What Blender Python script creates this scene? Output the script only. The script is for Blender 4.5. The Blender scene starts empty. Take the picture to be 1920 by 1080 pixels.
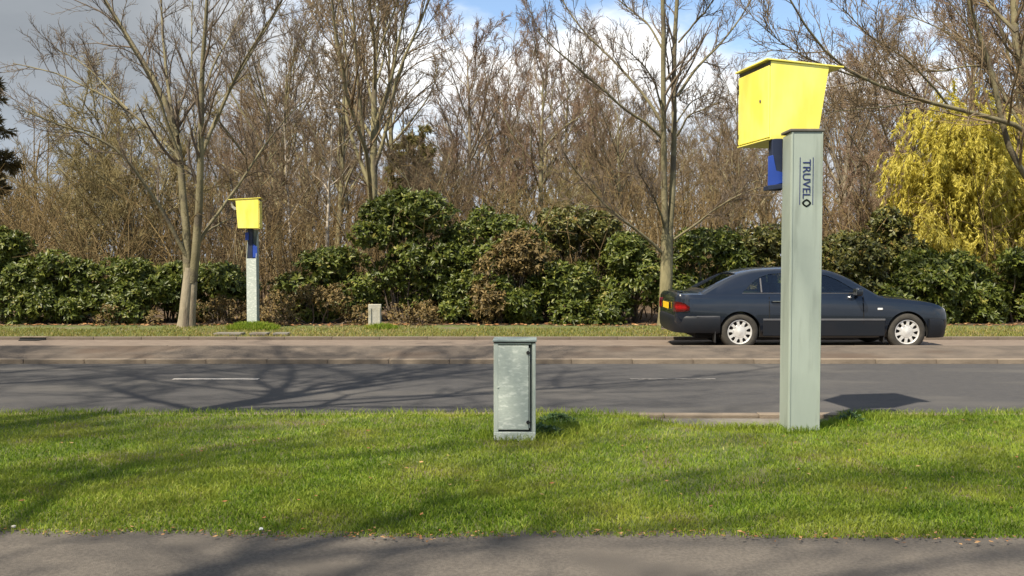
import bpy, bmesh, math, random
import numpy as np
from mathutils import Vector, Matrix
R = math.radians
scene = bpy.context.scene
COL = scene.collection

# ------------------------------------------------------------------ camera
F_PX = 1660.0; CAM_H = 1.53; PITCH = math.atan(59 / F_PX)
cam_d = bpy.data.cameras.new('camera'); cam = bpy.data.objects.new('camera', cam_d); COL.objects.link(cam)
cam_d.sensor_width = 36.0; cam_d.lens = 36.0 * F_PX / 1920; cam_d.clip_end = 3000; cam_d.clip_start = 0.05
cam.location = (0, 0, CAM_H); cam.rotation_euler = (math.pi / 2 - PITCH, 0, 0)
scene.camera = cam

# ------------------------------------------------------------------ sun + sky
SUN_DIR = Vector((0.50, 0.52, -1.0)).normalized()          # the way the light travels
SUN_EL = math.asin(-SUN_DIR.z)
sl = bpy.data.lights.new('sun', 'SUN'); sl.energy = 5.0; sl.angle = R(0.8); sl.color = (1.0, 0.90, 0.74)
so = bpy.data.objects.new('sun', sl); COL.objects.link(so)
so.rotation_euler = SUN_DIR.to_track_quat('-Z', 'Y').to_euler(); so.location = (-20, -20, 40)
world = bpy.data.worlds.new('World'); scene.world = world; world.use_nodes = True
wn = world.node_tree; wn.nodes.clear()
def N(t, kind, **kw):
    n = t.nodes.new(kind)
    for k, v in kw.items():
        setattr(n, k, v)
    return n
def setup_world():
    t = wn; L = t.links.new
    out = N(t, 'ShaderNodeOutputWorld')
    sky = N(t, 'ShaderNodeTexSky', sky_type='NISHITA', sun_disc=False, sun_elevation=SUN_EL)
    sky.sun_rotation = math.atan2(-SUN_DIR.x, -SUN_DIR.y); sky.air_density = 1.0; sky.dust_density = 0.6; sky.ozone_density = 1.6
    bg = N(t, 'ShaderNodeBackground'); bg.inputs[1].default_value = 0.115; L(sky.outputs[0], bg.inputs[0])
    tc = N(t, 'ShaderNodeTexCoord')
    sep = N(t, 'ShaderNodeSeparateXYZ'); L(tc.outputs['Generated'], sep.inputs[0])
    zc = N(t, 'ShaderNodeMath', operation='MAXIMUM'); L(sep.outputs[2], zc.inputs[0]); zc.inputs[1].default_value = 0.0
    za = N(t, 'ShaderNodeMath', operation='ADD'); L(zc.outputs[0], za.inputs[0]); za.inputs[1].default_value = 0.22
    dv = N(t, 'ShaderNodeVectorMath', operation='DIVIDE'); L(tc.outputs['Generated'], dv.inputs[0])
    cb = N(t, 'ShaderNodeCombineXYZ')
    for i in range(3): L(za.outputs[0], cb.inputs[i])
    L(cb.outputs[0], dv.inputs[1])
    n1 = N(t, 'ShaderNodeTexNoise'); n1.inputs['Scale'].default_value = 1.15; n1.inputs['Detail'].default_value = 7; n1.inputs['Roughness'].default_value = 0.55
    of = N(t, 'ShaderNodeVectorMath', operation='ADD'); L(dv.outputs[0], of.inputs[0]); of.inputs[1].default_value = (3.2, 1.7, 0)
    L(of.outputs[0], n1.inputs['Vector'])
    # a grey rain cloud bank lies to the west (left), bright broken cumulus elsewhere
    west = N(t, 'ShaderNodeMapRange', interpolation_type='SMOOTHSTEP'); L(sep.outputs[0], west.inputs[0])
    west.inputs[1].default_value = -0.08; west.inputs[2].default_value = -0.42; west.inputs[3].default_value = 0; west.inputs[4].default_value = 1
    wa = N(t, 'ShaderNodeMath', operation='MULTIPLY_ADD'); L(west.outputs[0], wa.inputs[0]); wa.inputs[1].default_value = 0.3; L(n1.outputs[0], wa.inputs[2])
    # cloud cover thickens towards the horizon
    hz = N(t, 'ShaderNodeMapRange'); L(zc.outputs[0], hz.inputs[0]); hz.inputs[1].default_value = 0.17; hz.inputs[2].default_value = 0.29
    hz.inputs[3].default_value = 0.14; hz.inputs[4].default_value = -0.03
    wb = N(t, 'ShaderNodeMath', operation='ADD'); L(wa.outputs[0], wb.inputs[0]); L(hz.outputs[0], wb.inputs[1])
    mask = N(t, 'ShaderNodeMapRange', interpolation_type='SMOOTHSTEP'); L(wb.outputs[0], mask.inputs[0])
    mask.inputs[1].default_value = 0.44; mask.inputs[2].default_value = 0.60
    n2 = N(t, 'ShaderNodeTexNoise'); n2.inputs['Scale'].default_value = 2.6; n2.inputs['Detail'].default_value = 5; L(of.outputs[0], n2.inputs['Vector'])
    r2 = N(t, 'ShaderNodeValToRGB'); L(n2.outputs[0], r2.inputs[0])
    r2.color_ramp.elements[0].position = 0.36; r2.color_ramp.elements[0].color = (0.62, 0.68, 0.76, 1)
    r2.color_ramp.elements[1].position = 0.56; r2.color_ramp.elements[1].color = (1.0, 0.99, 0.97, 1)
    mx = N(t, 'ShaderNodeMix', data_type='RGBA'); L(west.outputs[0], mx.inputs[0]); L(r2.outputs[0], mx.inputs[6])
    mg = N(t, 'ShaderNodeMix', data_type='RGBA'); L(n2.outputs[0], mg.inputs[0]); mg.inputs[6].default_value = (0.17, 0.19, 0.215, 1); mg.inputs[7].default_value = (0.34, 0.365, 0.39, 1)
    L(mg.outputs[2], mx.inputs[7])
    bg2 = N(t, 'ShaderNodeBackground'); bg2.inputs[1].default_value = 0.78
    low = N(t, 'ShaderNodeMapRange', interpolation_type='SMOOTHSTEP'); L(zc.outputs[0], low.inputs[0]); low.inputs[1].default_value = 0.20; low.inputs[2].default_value = 0.08; low.inputs[3].default_value = 0.0; low.inputs[4].default_value = 0.75
    ml = N(t, 'ShaderNodeMix', data_type='RGBA'); L(low.outputs[0], ml.inputs[0]); L(mx.outputs[2], ml.inputs[6]); ml.inputs[7].default_value = (0.36, 0.41, 0.47, 1)
    L(ml.outputs[2], bg2.inputs[0])
    ms = N(t, 'ShaderNodeMixShader'); L(mask.outputs[0], ms.inputs[0]); L(bg.outputs[0], ms.inputs[1]); L(bg2.outputs[0], ms.inputs[2])
    L(ms.outputs[0], out.inputs[0])
setup_world()
scene.view_settings.view_transform = 'Standard'; scene.view_settings.look = 'None'
scene.view_settings.exposure = 0.85; scene.view_settings.gamma = 1.0; scene.view_settings.use_curve_mapping = False
scene.cycles.max_bounces = 6; scene.cycles.transparent_max_bounces = 8

# ------------------------------------------------------------------ helpers
def ray(px, py):
    d = Vector(((px - 960) / F_PX, (540 - py) / F_PX, -1.0))
    a = math.pi / 2 - PITCH
    return Vector((d.x, d.y * math.cos(a) - d.z * math.sin(a), d.y * math.sin(a) + d.z * math.cos(a)))
def at_z(px, py, z=0.0):
    d = ray(px, py); t = (z - CAM_H) / d.z
    return Vector((d.x * t, d.y * t, z))
def at_y(px, py, Y):
    d = ray(px, py); t = Y / d.y
    return Vector((d.x * t, Y, CAM_H + d.z * t))

def tag(o, label=None, cat=None, group=None, kind=None):
    if label: o['label'] = label
    if cat: o['category'] = cat
    if group: o['group'] = group
    if kind: o['kind'] = kind
    return o
def link(name, me, mats, parent=None, smooth=False):
    o = bpy.data.objects.new(name, me); COL.objects.link(o)
    for m in (mats if isinstance(mats, (list, tuple)) else [mats]):
        me.materials.append(m)
    if parent: o.parent = parent
    if smooth:
        me.polygons.foreach_set('use_smooth', np.ones(len(me.polygons), bool))
    return o
def empty(name, loc=(0, 0, 0), rz=0):
    o = bpy.data.objects.new(name, None); COL.objects.link(o); o.location = loc; o.rotation_euler = (0, 0, rz)
    o.empty_display_size = 0.2
    return o
def bm_obj(name, bm, mat, parent=None, smooth=False):
    me = bpy.data.meshes.new(name); bmesh.ops.recalc_face_normals(bm, faces=bm.faces[:]); bm.to_mesh(me); bm.free()
    return link(name, me, mat, parent, smooth)
def np_mesh(name, V, F, tint=None, smooth=False):
    me = bpy.data.meshes.new(name)
    V = np.asarray(V, np.float32); F = np.asarray(F, np.int32); nf, c = F.shape
    me.vertices.add(len(V)); me.vertices.foreach_set('co', V.ravel())
    me.loops.add(nf * c); me.loops.foreach_set('vertex_index', F.ravel())
    me.polygons.add(nf); me.polygons.foreach_set('loop_start', np.arange(0, nf * c, c, dtype=np.int32))
    if smooth: me.polygons.foreach_set('use_smooth', np.ones(nf, bool))
    me.update(calc_edges=True)
    if tint is not None:
        a = me.attributes.new('tint', 'FLOAT', 'POINT'); a.data.foreach_set('value', np.asarray(tint, np.float32))
    return me
def add_box(bm, c, s, rot=None, bevel=0.0, seg=2):
    r = bmesh.ops.create_cube(bm, size=1.0); vs = r['verts']
    M = Matrix.Translation(c) @ (rot.to_4x4() if rot else Matrix()) @ Matrix.Diagonal((s[0], s[1], s[2], 1))
    bmesh.ops.transform(bm, matrix=M, verts=vs)
    if bevel:
        es = {e for v in vs for e in v.link_edges}
        bmesh.ops.bevel(bm, geom=list(es), offset=bevel, segments=seg, affect='EDGES', profile=0.5)
def box(name, c, s, mat, parent=None, rot=None, bevel=0.0, seg=2, smooth=False):
    bm = bmesh.new(); add_box(bm, c, s, rot, bevel, seg); return bm_obj(name, bm, mat, parent, smooth)
def add_prism(bm, poly, axis, a, b):
    """poly: 2-D points; axis 'y': points are (x,z) extruded y=a..b ; axis 'z': (x,y) extruded z=a..b ; axis 'x': (y,z)"""
    def p(q, h):
        return {'y': (q[0], h, q[1]), 'z': (q[0], q[1], h), 'x': (h, q[0], q[1])}[axis]
    A = [bm.verts.new(p(q, a)) for q in poly]; B = [bm.verts.new(p(q, b)) for q in poly]; n = len(poly)
    bm.faces.new(A); bm.faces.new(B[::-1])
    for i in range(n): bm.faces.new((A[i], A[(i + 1) % n], B[(i + 1) % n], B[i]))
def prism(name, poly, axis, a, b, mat, parent=None, bevel=0.0):
    bm = bmesh.new(); add_prism(bm, poly, axis, a, b)
    if bevel: bmesh.ops.bevel(bm, geom=bm.edges[:], offset=bevel, segments=2, affect='EDGES', profile=0.5)
    return bm_obj(name, bm, mat, parent)
def add_cyl(bm, c, r, h, axis='z', n=20, r2=None):
    m = {'z': Matrix(), 'x': Matrix.Rotation(math.pi / 2, 4, 'Y'), 'y': Matrix.Rotation(math.pi / 2, 4, 'X')}[axis]
    bmesh.ops.create_cone(bm, cap_ends=True, segments=n, radius1=r, radius2=r if r2 is None else r2, depth=h, matrix=Matrix.Translation(c) @ m)
def cyl(name, c, r, h, mat, parent=None, axis='z', n=20):
    bm = bmesh.new(); add_cyl(bm, c, r, h, axis, n); return bm_obj(name, bm, mat, parent)
def unit(v): return v / np.maximum(np.linalg.norm(v, axis=-1, keepdims=True), 1e-9)

# ------------------------------------------------------------------ materials
def material(name, c1, c2=None, scale=8.0, rough=0.7, bump=0.0, bscale=60.0, metal=0.0, spec=0.5, coat=0.0, detail=4, c3=None, scale3=1.0, stretch=None, edge=(0.38, 0.62)):
    m = bpy.data.materials.new(name); m.use_nodes = True; t = m.node_tree; L = t.links.new
    b = t.nodes['Principled BSDF']; b.inputs['Roughness'].default_value = rough; b.inputs['Metallic'].default_value = metal
    b.inputs['Specular IOR Level'].default_value = spec; b.inputs['Coat Weight'].default_value = coat; b.inputs['Coat Roughness'].default_value = 0.05
    tc = N(t, 'ShaderNodeTexCoord'); src = tc.outputs['Object']
    if stretch:
        mp = N(t, 'ShaderNodeMapping'); mp.inputs['Scale'].default_value = stretch; L(src, mp.inputs[0]); src = mp.outputs[0]
    if c2 is None: c2 = tuple(x * 0.86 for x in c1)
    n = N(t, 'ShaderNodeTexNoise'); n.inputs['Scale'].default_value = scale; n.inputs['Detail'].default_value = detail; n.inputs['Roughness'].default_value = 0.6; L(src, n.inputs[0])
    r = N(t, 'ShaderNodeValToRGB'); L(n.outputs[0], r.inputs[0])
    r.color_ramp.elements[0].position = edge[0]; r.color_ramp.elements[1].position = edge[1]
    r.color_ramp.elements[0].color = (*c1, 1); r.color_ramp.elements[1].color = (*c2, 1)
    col = r.outputs[0]
    if c3:
        n3 = N(t, 'ShaderNodeTexNoise'); n3.inputs['Scale'].default_value = scale3; n3.inputs['Detail'].default_value = 6; L(src, n3.inputs[0])
        f = N(t, 'ShaderNodeMapRange', interpolation_type='SMOOTHSTEP'); L(n3.outputs[0], f.inputs[0]); f.inputs[1].default_value = 0.5; f.inputs[2].default_value = 0.66
        mx = N(t, 'ShaderNodeMix', data_type='RGBA'); L(f.outputs[0], mx.inputs[0]); L(col, mx.inputs[6]); mx.inputs[7].default_value = (*c3, 1); col = mx.outputs[2]
    L(col, b.inputs['Base Color'])
    if bump:
        nb = N(t, 'ShaderNodeTexNoise'); nb.inputs['Scale'].default_value = bscale; nb.inputs['Detail'].default_value = 3; L(src, nb.inputs[0])
        bp = N(t, 'ShaderNodeBump'); bp.inputs['Strength'].default_value = bump; bp.inputs['Distance'].default_value = 0.02; L(nb.outputs[0], bp.inputs['Height']); L(bp.outputs[0], b.inputs['Normal'])
    return m
def tint_material(name, stops, rough=0.6, spec=0.3, transl=0.0, patch=None):
    """colour from the per-leaf 'tint' attribute; patch=(colour, scale, lo, hi) mixes in a second colour in noise patches"""
    m = bpy.data.materials.new(name); m.use_nodes = True; t = m.node_tree; L = t.links.new
    b = t.nodes['Principled BSDF']; b.inputs['Roughness'].default_value = rough; b.inputs['Specular IOR Level'].default_value = spec
    at = N(t, 'ShaderNodeAttribute', attribute_name='tint')
    r = N(t, 'ShaderNodeValToRGB'); L(at.outputs['Fac'], r.inputs[0]); e = r.color_ramp.elements
    while len(e) < len(stops): e.new(0.5)
    for i, (p, c) in enumerate(stops): e[i].position = p; e[i].color = (*c, 1)
    col = r.outputs[0]
    if patch:
        tc = N(t, 'ShaderNodeTexCoord'); n = N(t, 'ShaderNodeTexNoise'); n.inputs['Scale'].default_value = patch[1]; n.inputs['Detail'].default_value = 4; L(tc.outputs['Object'], n.inputs[0])
        f = N(t, 'ShaderNodeMapRange'); L(n.outputs[0], f.inputs[0]); f.inputs[1].default_value = patch[2]; f.inputs[2].default_value = patch[3]
        mx = N(t, 'ShaderNodeMix', data_type='RGBA'); L(f.outputs[0], mx.inputs[0]); L(col, mx.inputs[6]); mx.inputs[7].default_value = (*patch[0], 1); col = mx.outputs[2]
    L(col, b.inputs['Base Color'])
    if transl:
        tr = N(t, 'ShaderNodeBsdfTranslucent'); L(col, tr.inputs[0]); ms = N(t, 'ShaderNodeMixShader'); ms.inputs[0].default_value = transl
        L(b.outputs[0], ms.inputs[1]); L(tr.outputs[0], ms.inputs[2]); L(ms.outputs[0], t.nodes['Material Output'].inputs[0])
    return m
M = {}
M['asphalt'] = material('asphalt', (0.040, 0.039, 0.040), (0.056, 0.053, 0.051), 30, 0.9, 0.35, 140, c3=(0.074, 0.069, 0.063), scale3=0.9, stretch=(0.35, 1, 1))
M['asphalt_far'] = material('asphalt_far', (0.135, 0.104, 0.082), (0.175, 0.138, 0.108), 12, 0.9, 0.3, 120, stretch=(0.3, 1, 1))
M['path'] = material('path', (0.086, 0.074, 0.062), (0.126, 0.110, 0.091), 55, 0.92, 0.5, 190, c3=(0.085, 0.074, 0.062), scale3=1.3)
M['kerb'] = material('kerb_concrete', (0.215, 0.172, 0.125), (0.145, 0.115, 0.084), 2.5, 0.85, 0.3, 60, c3=(0.13, 0.098, 0.07), scale3=1.6)
M['kerb_far'] = material('dirty_kerb', (0.155, 0.124, 0.095), (0.12, 0.095, 0.072), 3, 0.9, 0.3, 60)
M['median'] = material('median_tarmac', (0.078, 0.063, 0.050), (0.118, 0.094, 0.072), 5, 0.9, 0.4, 80, c3=(0.075, 0.052, 0.036), scale3=1.2, stretch=(0.4, 1, 1))
M['paint'] = material('road_paint', (0.46, 0.43, 0.39), (0.30, 0.28, 0.255), 14, 0.75, 0.2, 80)
M['paint_worn'] = material('worn_road_paint', (0.055, 0.052, 0.05), (0.19, 0.18, 0.165), 16, 0.8)
M['soil'] = material('verge_soil', (0.07, 0.095, 0.022), (0.11, 0.125, 0.035), 9, 0.95, 0.5, 40, c3=(0.12, 0.10, 0.055), scale3=2.2)
M['ground'] = material('ground', (0.05, 0.065, 0.025), (0.08, 0.085, 0.035), 1.5, 0.95)
M['litter'] = material('leaf_litter', (0.085, 0.058, 0.034), (0.13, 0.085, 0.048), 9, 0.95, 0.6, 30, c3=(0.08, 0.055, 0.032), scale3=2)
M['pad'] = material('paved_pad', (0.13, 0.12, 0.10), (0.18, 0.165, 0.14), 9, 0.9, 0.4, 70, c3=(0.12, 0.10, 0.08), scale3=2.5)
M['grass'] = tint_material('grass_blades', [(0.0, (0.065, 0.13, 0.010)), (0.45, (0.185, 0.28, 0.022)), (0.8, (0.31, 0.37, 0.045)), (1.0, (0.42, 0.39, 0.14))], 0.55, 0.25, 0.4, ((0.29, 0.32, 0.045), 1.1, 0.46, 0.72))
M['grass_dry'] = tint_material('thin_dry_grass', [(0.0, (0.10, 0.11, 0.022)), (0.5, (0.20, 0.205, 0.04)), (0.85, (0.32, 0.28, 0.09)), (1.0, (0.40, 0.30, 0.14))], 0.6, 0.2, 0.35)
M['weed'] = tint_material('weed_leaves', [(0.0, (0.03, 0.07, 0.02)), (0.6, (0.06, 0.12, 0.03)), (1.0, (0.12, 0.17, 0.06))], 0.5, 0.4, 0.2)
M['dead'] = tint_material('fallen_leaf', [(0.0, (0.12, 0.06, 0.03)), (0.6, (0.28, 0.13, 0.05)), (1.0, (0.42, 0.27, 0.13))], 0.8, 0.2)
M['leaf'] = tint_material('evergreen_leaves', [(0.0, (0.034, 0.050, 0.009)), (0.45, (0.092, 0.120, 0.018)), (0.8, (0.18, 0.20, 0.034)), (1.0, (0.26, 0.23, 0.06))], 0.45, 0.38, 0.25)
M['leaf_olive'] = tint_material('olive_leaves', [(0.0, (0.04, 0.05, 0.012)), (0.45, (0.10, 0.105, 0.022)), (0.8, (0.17, 0.15, 0.034)), (1.0, (0.24, 0.16, 0.055))], 0.45, 0.4, 0.15)
M['leaf_brown'] = tint_material('withered_leaves', [(0.0, (0.06, 0.046, 0.018)), (0.5, (0.16, 0.115, 0.04)), (1.0, (0.28, 0.19, 0.07))], 0.6, 0.3, 0.15)
M['needle'] = tint_material('conifer_needles', [(0.0, (0.10, 0.085, 0.035)), (0.6, (0.20, 0.165, 0.07)), (1.0, (0.28, 0.21, 0.10))], 0.7, 0.2, 0.35)
M['needle_olive'] = tint_material('olive_needles', [(0.0, (0.16, 0.15, 0.05)), (0.6, (0.28, 0.25, 0.09)), (1.0, (0.36, 0.29, 0.13))], 0.7, 0.2, 0.4)
M['gold'] = tint_material('yellow_leaves', [(0.0, (0.44, 0.39, 0.06)), (0.5, (0.68, 0.60, 0.11)), (1.0, (0.80, 0.73, 0.22))], 0.6, 0.25, 0.5)
M['gold_stem'] = material('yellow_stems', (0.34, 0.27, 0.05), (0.42, 0.34, 0.07), 2, 0.8)
M['bark'] = material('bark_olive', (0.17, 0.152, 0.078), (0.25, 0.222, 0.12), 5, 0.9, 0.6, 30, c3=(0.12, 0.10, 0.065), scale3=4, stretch=(1, 1, 0.35))
M['bark_tan'] = material('bark_tan', (0.275, 0.235, 0.165), (0.20, 0.17, 0.115), 5, 0.9, 0.6, 30, c3=(0.15, 0.12, 0.085), scale3=5, stretch=(1, 1, 0.3))
M['bark_limb'] = material('bark_limb', (0.135, 0.118, 0.062), (0.19, 0.168, 0.095), 3, 0.9, 0.6, 30, c3=(0.10, 0.083, 0.055), scale3=2.5)
M['bark_pale'] = material('bark_pale', (0.52, 0.46, 0.37), (0.36, 0.31, 0.24), 6, 0.9, 0.5, 30, c3=(0.2, 0.17, 0.13), scale3=5)
M['twig'] = material('twigs', (0.145, 0.104, 0.058), (0.20, 0.146, 0.082), 1.2, 0.9)
M['twig_dark'] = material('dark_twigs', (0.105, 0.08, 0.058), (0.155, 0.12, 0.085), 1.2, 0.9)
M['twig_red'] = material('reddish_twigs', (0.165, 0.108, 0.070), (0.215, 0.148, 0.092), 0.8, 0.9)
M['twig_olive'] = material('olive_twigs', (0.19, 0.155, 0.065), (0.25, 0.20, 0.085), 0.8, 0.9)
M['brush'] = tint_material('undergrowth_stems', [(0.0, (0.075, 0.053, 0.026)), (0.5, (0.17, 0.120, 0.054)), (0.85, (0.245, 0.176, 0.078)), (1.0, (0.38, 0.32, 0.22))], 0.9, 0.2)
M['yellow'] = material('yellow_paint', (0.95, 0.87, 0.20), (0.93, 0.82, 0.12), 2.2, 0.36, coat=0.35, c3=(0.88, 0.75, 0.10), scale3=3.5, stretch=(1.5, 1.5, 0.5))
M['galv'] = material('grey_green_paint', (0.30, 0.35, 0.305), (0.335, 0.388, 0.338), 2.2, 0.5, 0.05, 40, c3=(0.25, 0.29, 0.25), scale3=5, stretch=(1.6, 1.6, 0.22))
M['galv_worn'] = material('worn_grey_paint', (0.42, 0.47, 0.425), (0.48, 0.53, 0.475), 45, 0.45, 0.1, 60, c3=(0.62, 0.66, 0.60), scale3=26, stretch=(0.7, 1, 1.5))
M['galv_frame'] = material('cabinet_frame_paint', (0.48, 0.53, 0.475), (0.42, 0.465, 0.415), 9, 0.5)
M['lid'] = material('cabinet_lid', (0.16, 0.20, 0.19), (0.20, 0.24, 0.225), 12, 0.6)
M['cap'] = material('weathered_cap', (0.15, 0.135, 0.11), (0.10, 0.09, 0.075), 7, 0.8)
M['navy'] = material('navy_print', (0.012, 0.022, 0.12), None, 5, 0.5)
M['blue'] = material('blue_paint', (0.02, 0.065, 0.36), (0.015, 0.05, 0.29), 5, 0.45)
M['mast'] = material('dark_blue_mast', (0.012, 0.02, 0.05), (0.02, 0.03, 0.06), 5, 0.5)
M['black'] = material('black_rubber', (0.012, 0.012, 0.013), (0.02, 0.02, 0.02), 9, 0.7)
M['dark'] = material('dark_gap', (0.006, 0.006, 0.006), None, 5, 0.9)
M['white'] = material('white_plastic', (0.75, 0.74, 0.70), (0.6, 0.6, 0.57), 9, 0.5)
M['concrete'] = material('concrete', (0.42, 0.405, 0.34), (0.34, 0.33, 0.275), 10, 0.9, 0.3, 50, c3=(0.30, 0.28, 0.2), scale3=6)
M['car'] = material('car_paint', (0.006, 0.0095, 0.017), (0.0075, 0.0112, 0.019), 3, 0.26, coat=0.7, spec=0.3)
M['car_trim'] = material('car_trim', (0.10, 0.10, 0.105), (0.085, 0.085, 0.09), 6, 0.5)
M['car_low'] = material('car_cladding', (0.008, 0.010, 0.014), (0.011, 0.012, 0.015), 4, 0.5, spec=0.3)
M['chrome'] = material('chrome', (0.8, 0.8, 0.8), None, 4, 0.18, metal=1.0)
M['alloy'] = material('alloy_paint', (0.66, 0.65, 0.62), (0.54, 0.53, 0.50), 12, 0.4, metal=0.25)
M['tyre'] = material('tyre', (0.03, 0.027, 0.022), (0.043, 0.038, 0.03), 12, 0.85, 0.3, 60)
M['red'] = material('red_lens', (0.55, 0.012, 0.012), (0.42, 0.01, 0.01), 20, 0.2, coat=0.6)
M['amber'] = material('amber_plate', (0.85, 0.55, 0.02), (0.8, 0.5, 0.02), 9, 0.4)
M['lens'] = material('clear_lens', (0.75, 0.76, 0.76), None, 9, 0.15, coat=0.5)
M['seat'] = material('seat_cloth', (0.03, 0.032, 0.036), (0.045, 0.045, 0.05), 12, 0.9)
def glass_material():
    m = bpy.data.materials.new('car_glass'); m.use_nodes = True; t = m.node_tree; L = t.links.new
    out = t.nodes['Material Output']; t.nodes.remove(t.nodes['Principled BSDF'])
    tr = N(t, 'ShaderNodeBsdfTransparent'); tr.inputs[0].default_value = (0.74, 0.87, 0.84, 1)
    gl = N(t, 'ShaderNodeBsdfGlossy'); gl.inputs['Roughness'].default_value = 0.03
    fr = N(t, 'ShaderNodeFresnel'); fr.inputs[0].default_value = 1.75
    ms = N(t, 'ShaderNodeMixShader'); L(fr.outputs[0], ms.inputs[0]); L(tr.outputs[0], ms.inputs[1]); L(gl.outputs[0], ms.inputs[2]); L(ms.outputs[0], out.inputs[0])
    return m
M['glass'] = glass_material()

# ================================================================== THE SETTING
ROAD_Z = -0.08; FAR_Z = -0.07
Y_KERB = 8.52                     # front of the near kerb
Y_ROAD0, Y_ROAD1 = 8.64, 13.25
Y_MED1 = 14.15
Y_FAR1 = 16.95                    # far kerb line
def smooth_noise(x, y, seed=0):
    s = np.zeros_like(x, dtype=float); r = np.random.default_rng(seed)
    for f, a in ((0.35, 1.0), (0.8, 0.6), (1.9, 0.35), (4.3, 0.18)):
        p = r.uniform(0, 6.28, 4); th = r.uniform(0, 3.14)
        s += a * np.sin(f * (x * math.cos(th) + y * math.sin(th)) * 2 + p[0]) * np.cos(f * (y * math.cos(th) - x * math.sin(th)) * 1.7 + p[1])
    return s / 2.0
def sheet(name, x0, x1, y0, y1, z, mat, nx=2, ny=2, zf=None):
    xs = np.linspace(x0, x1, nx); ys = np.linspace(y0, y1, ny); X, Y = np.meshgrid(xs, ys)
    Z = np.full_like(X, z) if zf is None else zf(X, Y)
    V = np.stack([X, Y, Z], -1).reshape(-1, 3); i = np.arange((ny - 1) * nx).reshape(ny - 1, nx)[:, :-1].ravel()
    F = np.stack([i, i + 1, i + nx + 1, i + nx], -1)
    o = link(name, np_mesh(name, V, F, smooth=True), mat); return tag(o, kind='structure')
sheet('ground', -900, 900, -700, 1200, -0.13, M['ground'])
sheet('footpath', -40, 40, 2.4, 5.15, -0.012, M['path'], 200, 30, lambda X, Y: -0.012 + 0.006 * smooth_noise(X * 1.5, Y * 1.5, 5))
road = sheet('road', -60, 60, Y_ROAD0 - 0.02, Y_ROAD1 + 0.02, ROAD_Z, M['asphalt'])
far_road = sheet('far_road', -60, 60, Y_MED1 - 0.02, Y_FAR1 + 0.02, FAR_Z, M['asphalt_far'])
def med_z(X, Y):
    t = np.clip((Y - Y_ROAD1 - 0.12) / (Y_MED1 - Y_ROAD1 - 0.24), 0, 1)
    return -0.015 + 0.125 * t ** 0.8 + 0.004 * smooth_noise(X, Y * 3, 3)
median = sheet('central_reservation', -60, 60, Y_ROAD1 + 0.11, Y_MED1 - 0.11, 0, M['median'], 240, 10, med_z)
# painted lane line, 1 m marks every 6 m
for i, mk in enumerate((-2, -1, 0, 1, 2)):
    x0 = at_z(325, 711, ROAD_Z).x + mk * 6.0; yc = at_z(325, 711, ROAD_Z).y
    o = box('lane_marking', (x0 + 0.56, yc, ROAD_Z + 0.004), (1.12, 0.10, 0.004), M['paint_worn'] if mk == 1 else M['paint'], road)
    if mk == 1: o['label'] = 'faded lane mark nearly worn away'
# kerb stones, each its own piece
def kerb_row(parent, y0, y1, z0, z1, x0, x1, seed, length=0.915, mat='kerb'):
    rng = random.Random(seed); x = x0; first = None
    while x < x1:
        if first is None:
            bm = bmesh.new(); add_box(bm, (0, 0, 0), (length - 0.005, y1 - y0, z1 - z0), None, 0.007, 2); first = bm_obj('kerb_stone', bm, M[mat], parent); o = first
        else:
            o = first.copy(); COL.objects.link(o); o.parent = parent
        o.location = (x + length / 2, (y0 + y1) / 2 + rng.uniform(-0.003, 0.003), (z0 + z1) / 2 + rng.uniform(-0.003, 0.002)); o.rotation_euler = (0, 0, rng.uniform(-0.004, 0.004))
        x += length
kerb_row(median, Y_ROAD1, Y_ROAD1 + 0.125, -0.20, -0.012, -11, 12, 1)
kerb_row(median, Y_MED1 - 0.125, Y_MED1, -0.20, 0.108, -11, 12, 2, mat='kerb_far')
kerb_row(road, Y_KERB, Y_KERB + 0.125, -0.22, 0.0, -9.5, 9.5, 3)
INLET_X = at_y(62, 641, Y_FAR1).x
kerb_row(far_road, Y_FAR1, Y_FAR1 + 0.125, -0.20, -0.012, INLET_X + 0.25, 14, 4, mat='kerb_far')
kerb_row(far_road, Y_FAR1, Y_FAR1 + 0.125, -0.20, -0.012, INLET_X - 0.25 - 0.915 * 5, INLET_X - 0.27, 5, mat='kerb_far')
# the gully opening in the far kerb
g = empty('kerb_drain', (INLET_X, Y_FAR1, FAR_Z)); tag(g, 'dark open drain inlet in the far kerb at the left edge', 'drain')
prism('opening', [(-0.25, -0.01), (0.25, -0.01), (0.25, 0.14), (-0.25, 0.14)], 'z', 0.001, 0.045, M['dark'], g)
prism('grate', [(-0.17, -0.20), (0.17, -0.20), (0.245, -0.012), (-0.245, -0.012)], 'z', 0.002, 0.014, M['dark'], g)
box('lintel', (0, 0.06, 0.054), (0.5, 0.12, 0.018), M['kerb'], g, bevel=0.004)

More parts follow.
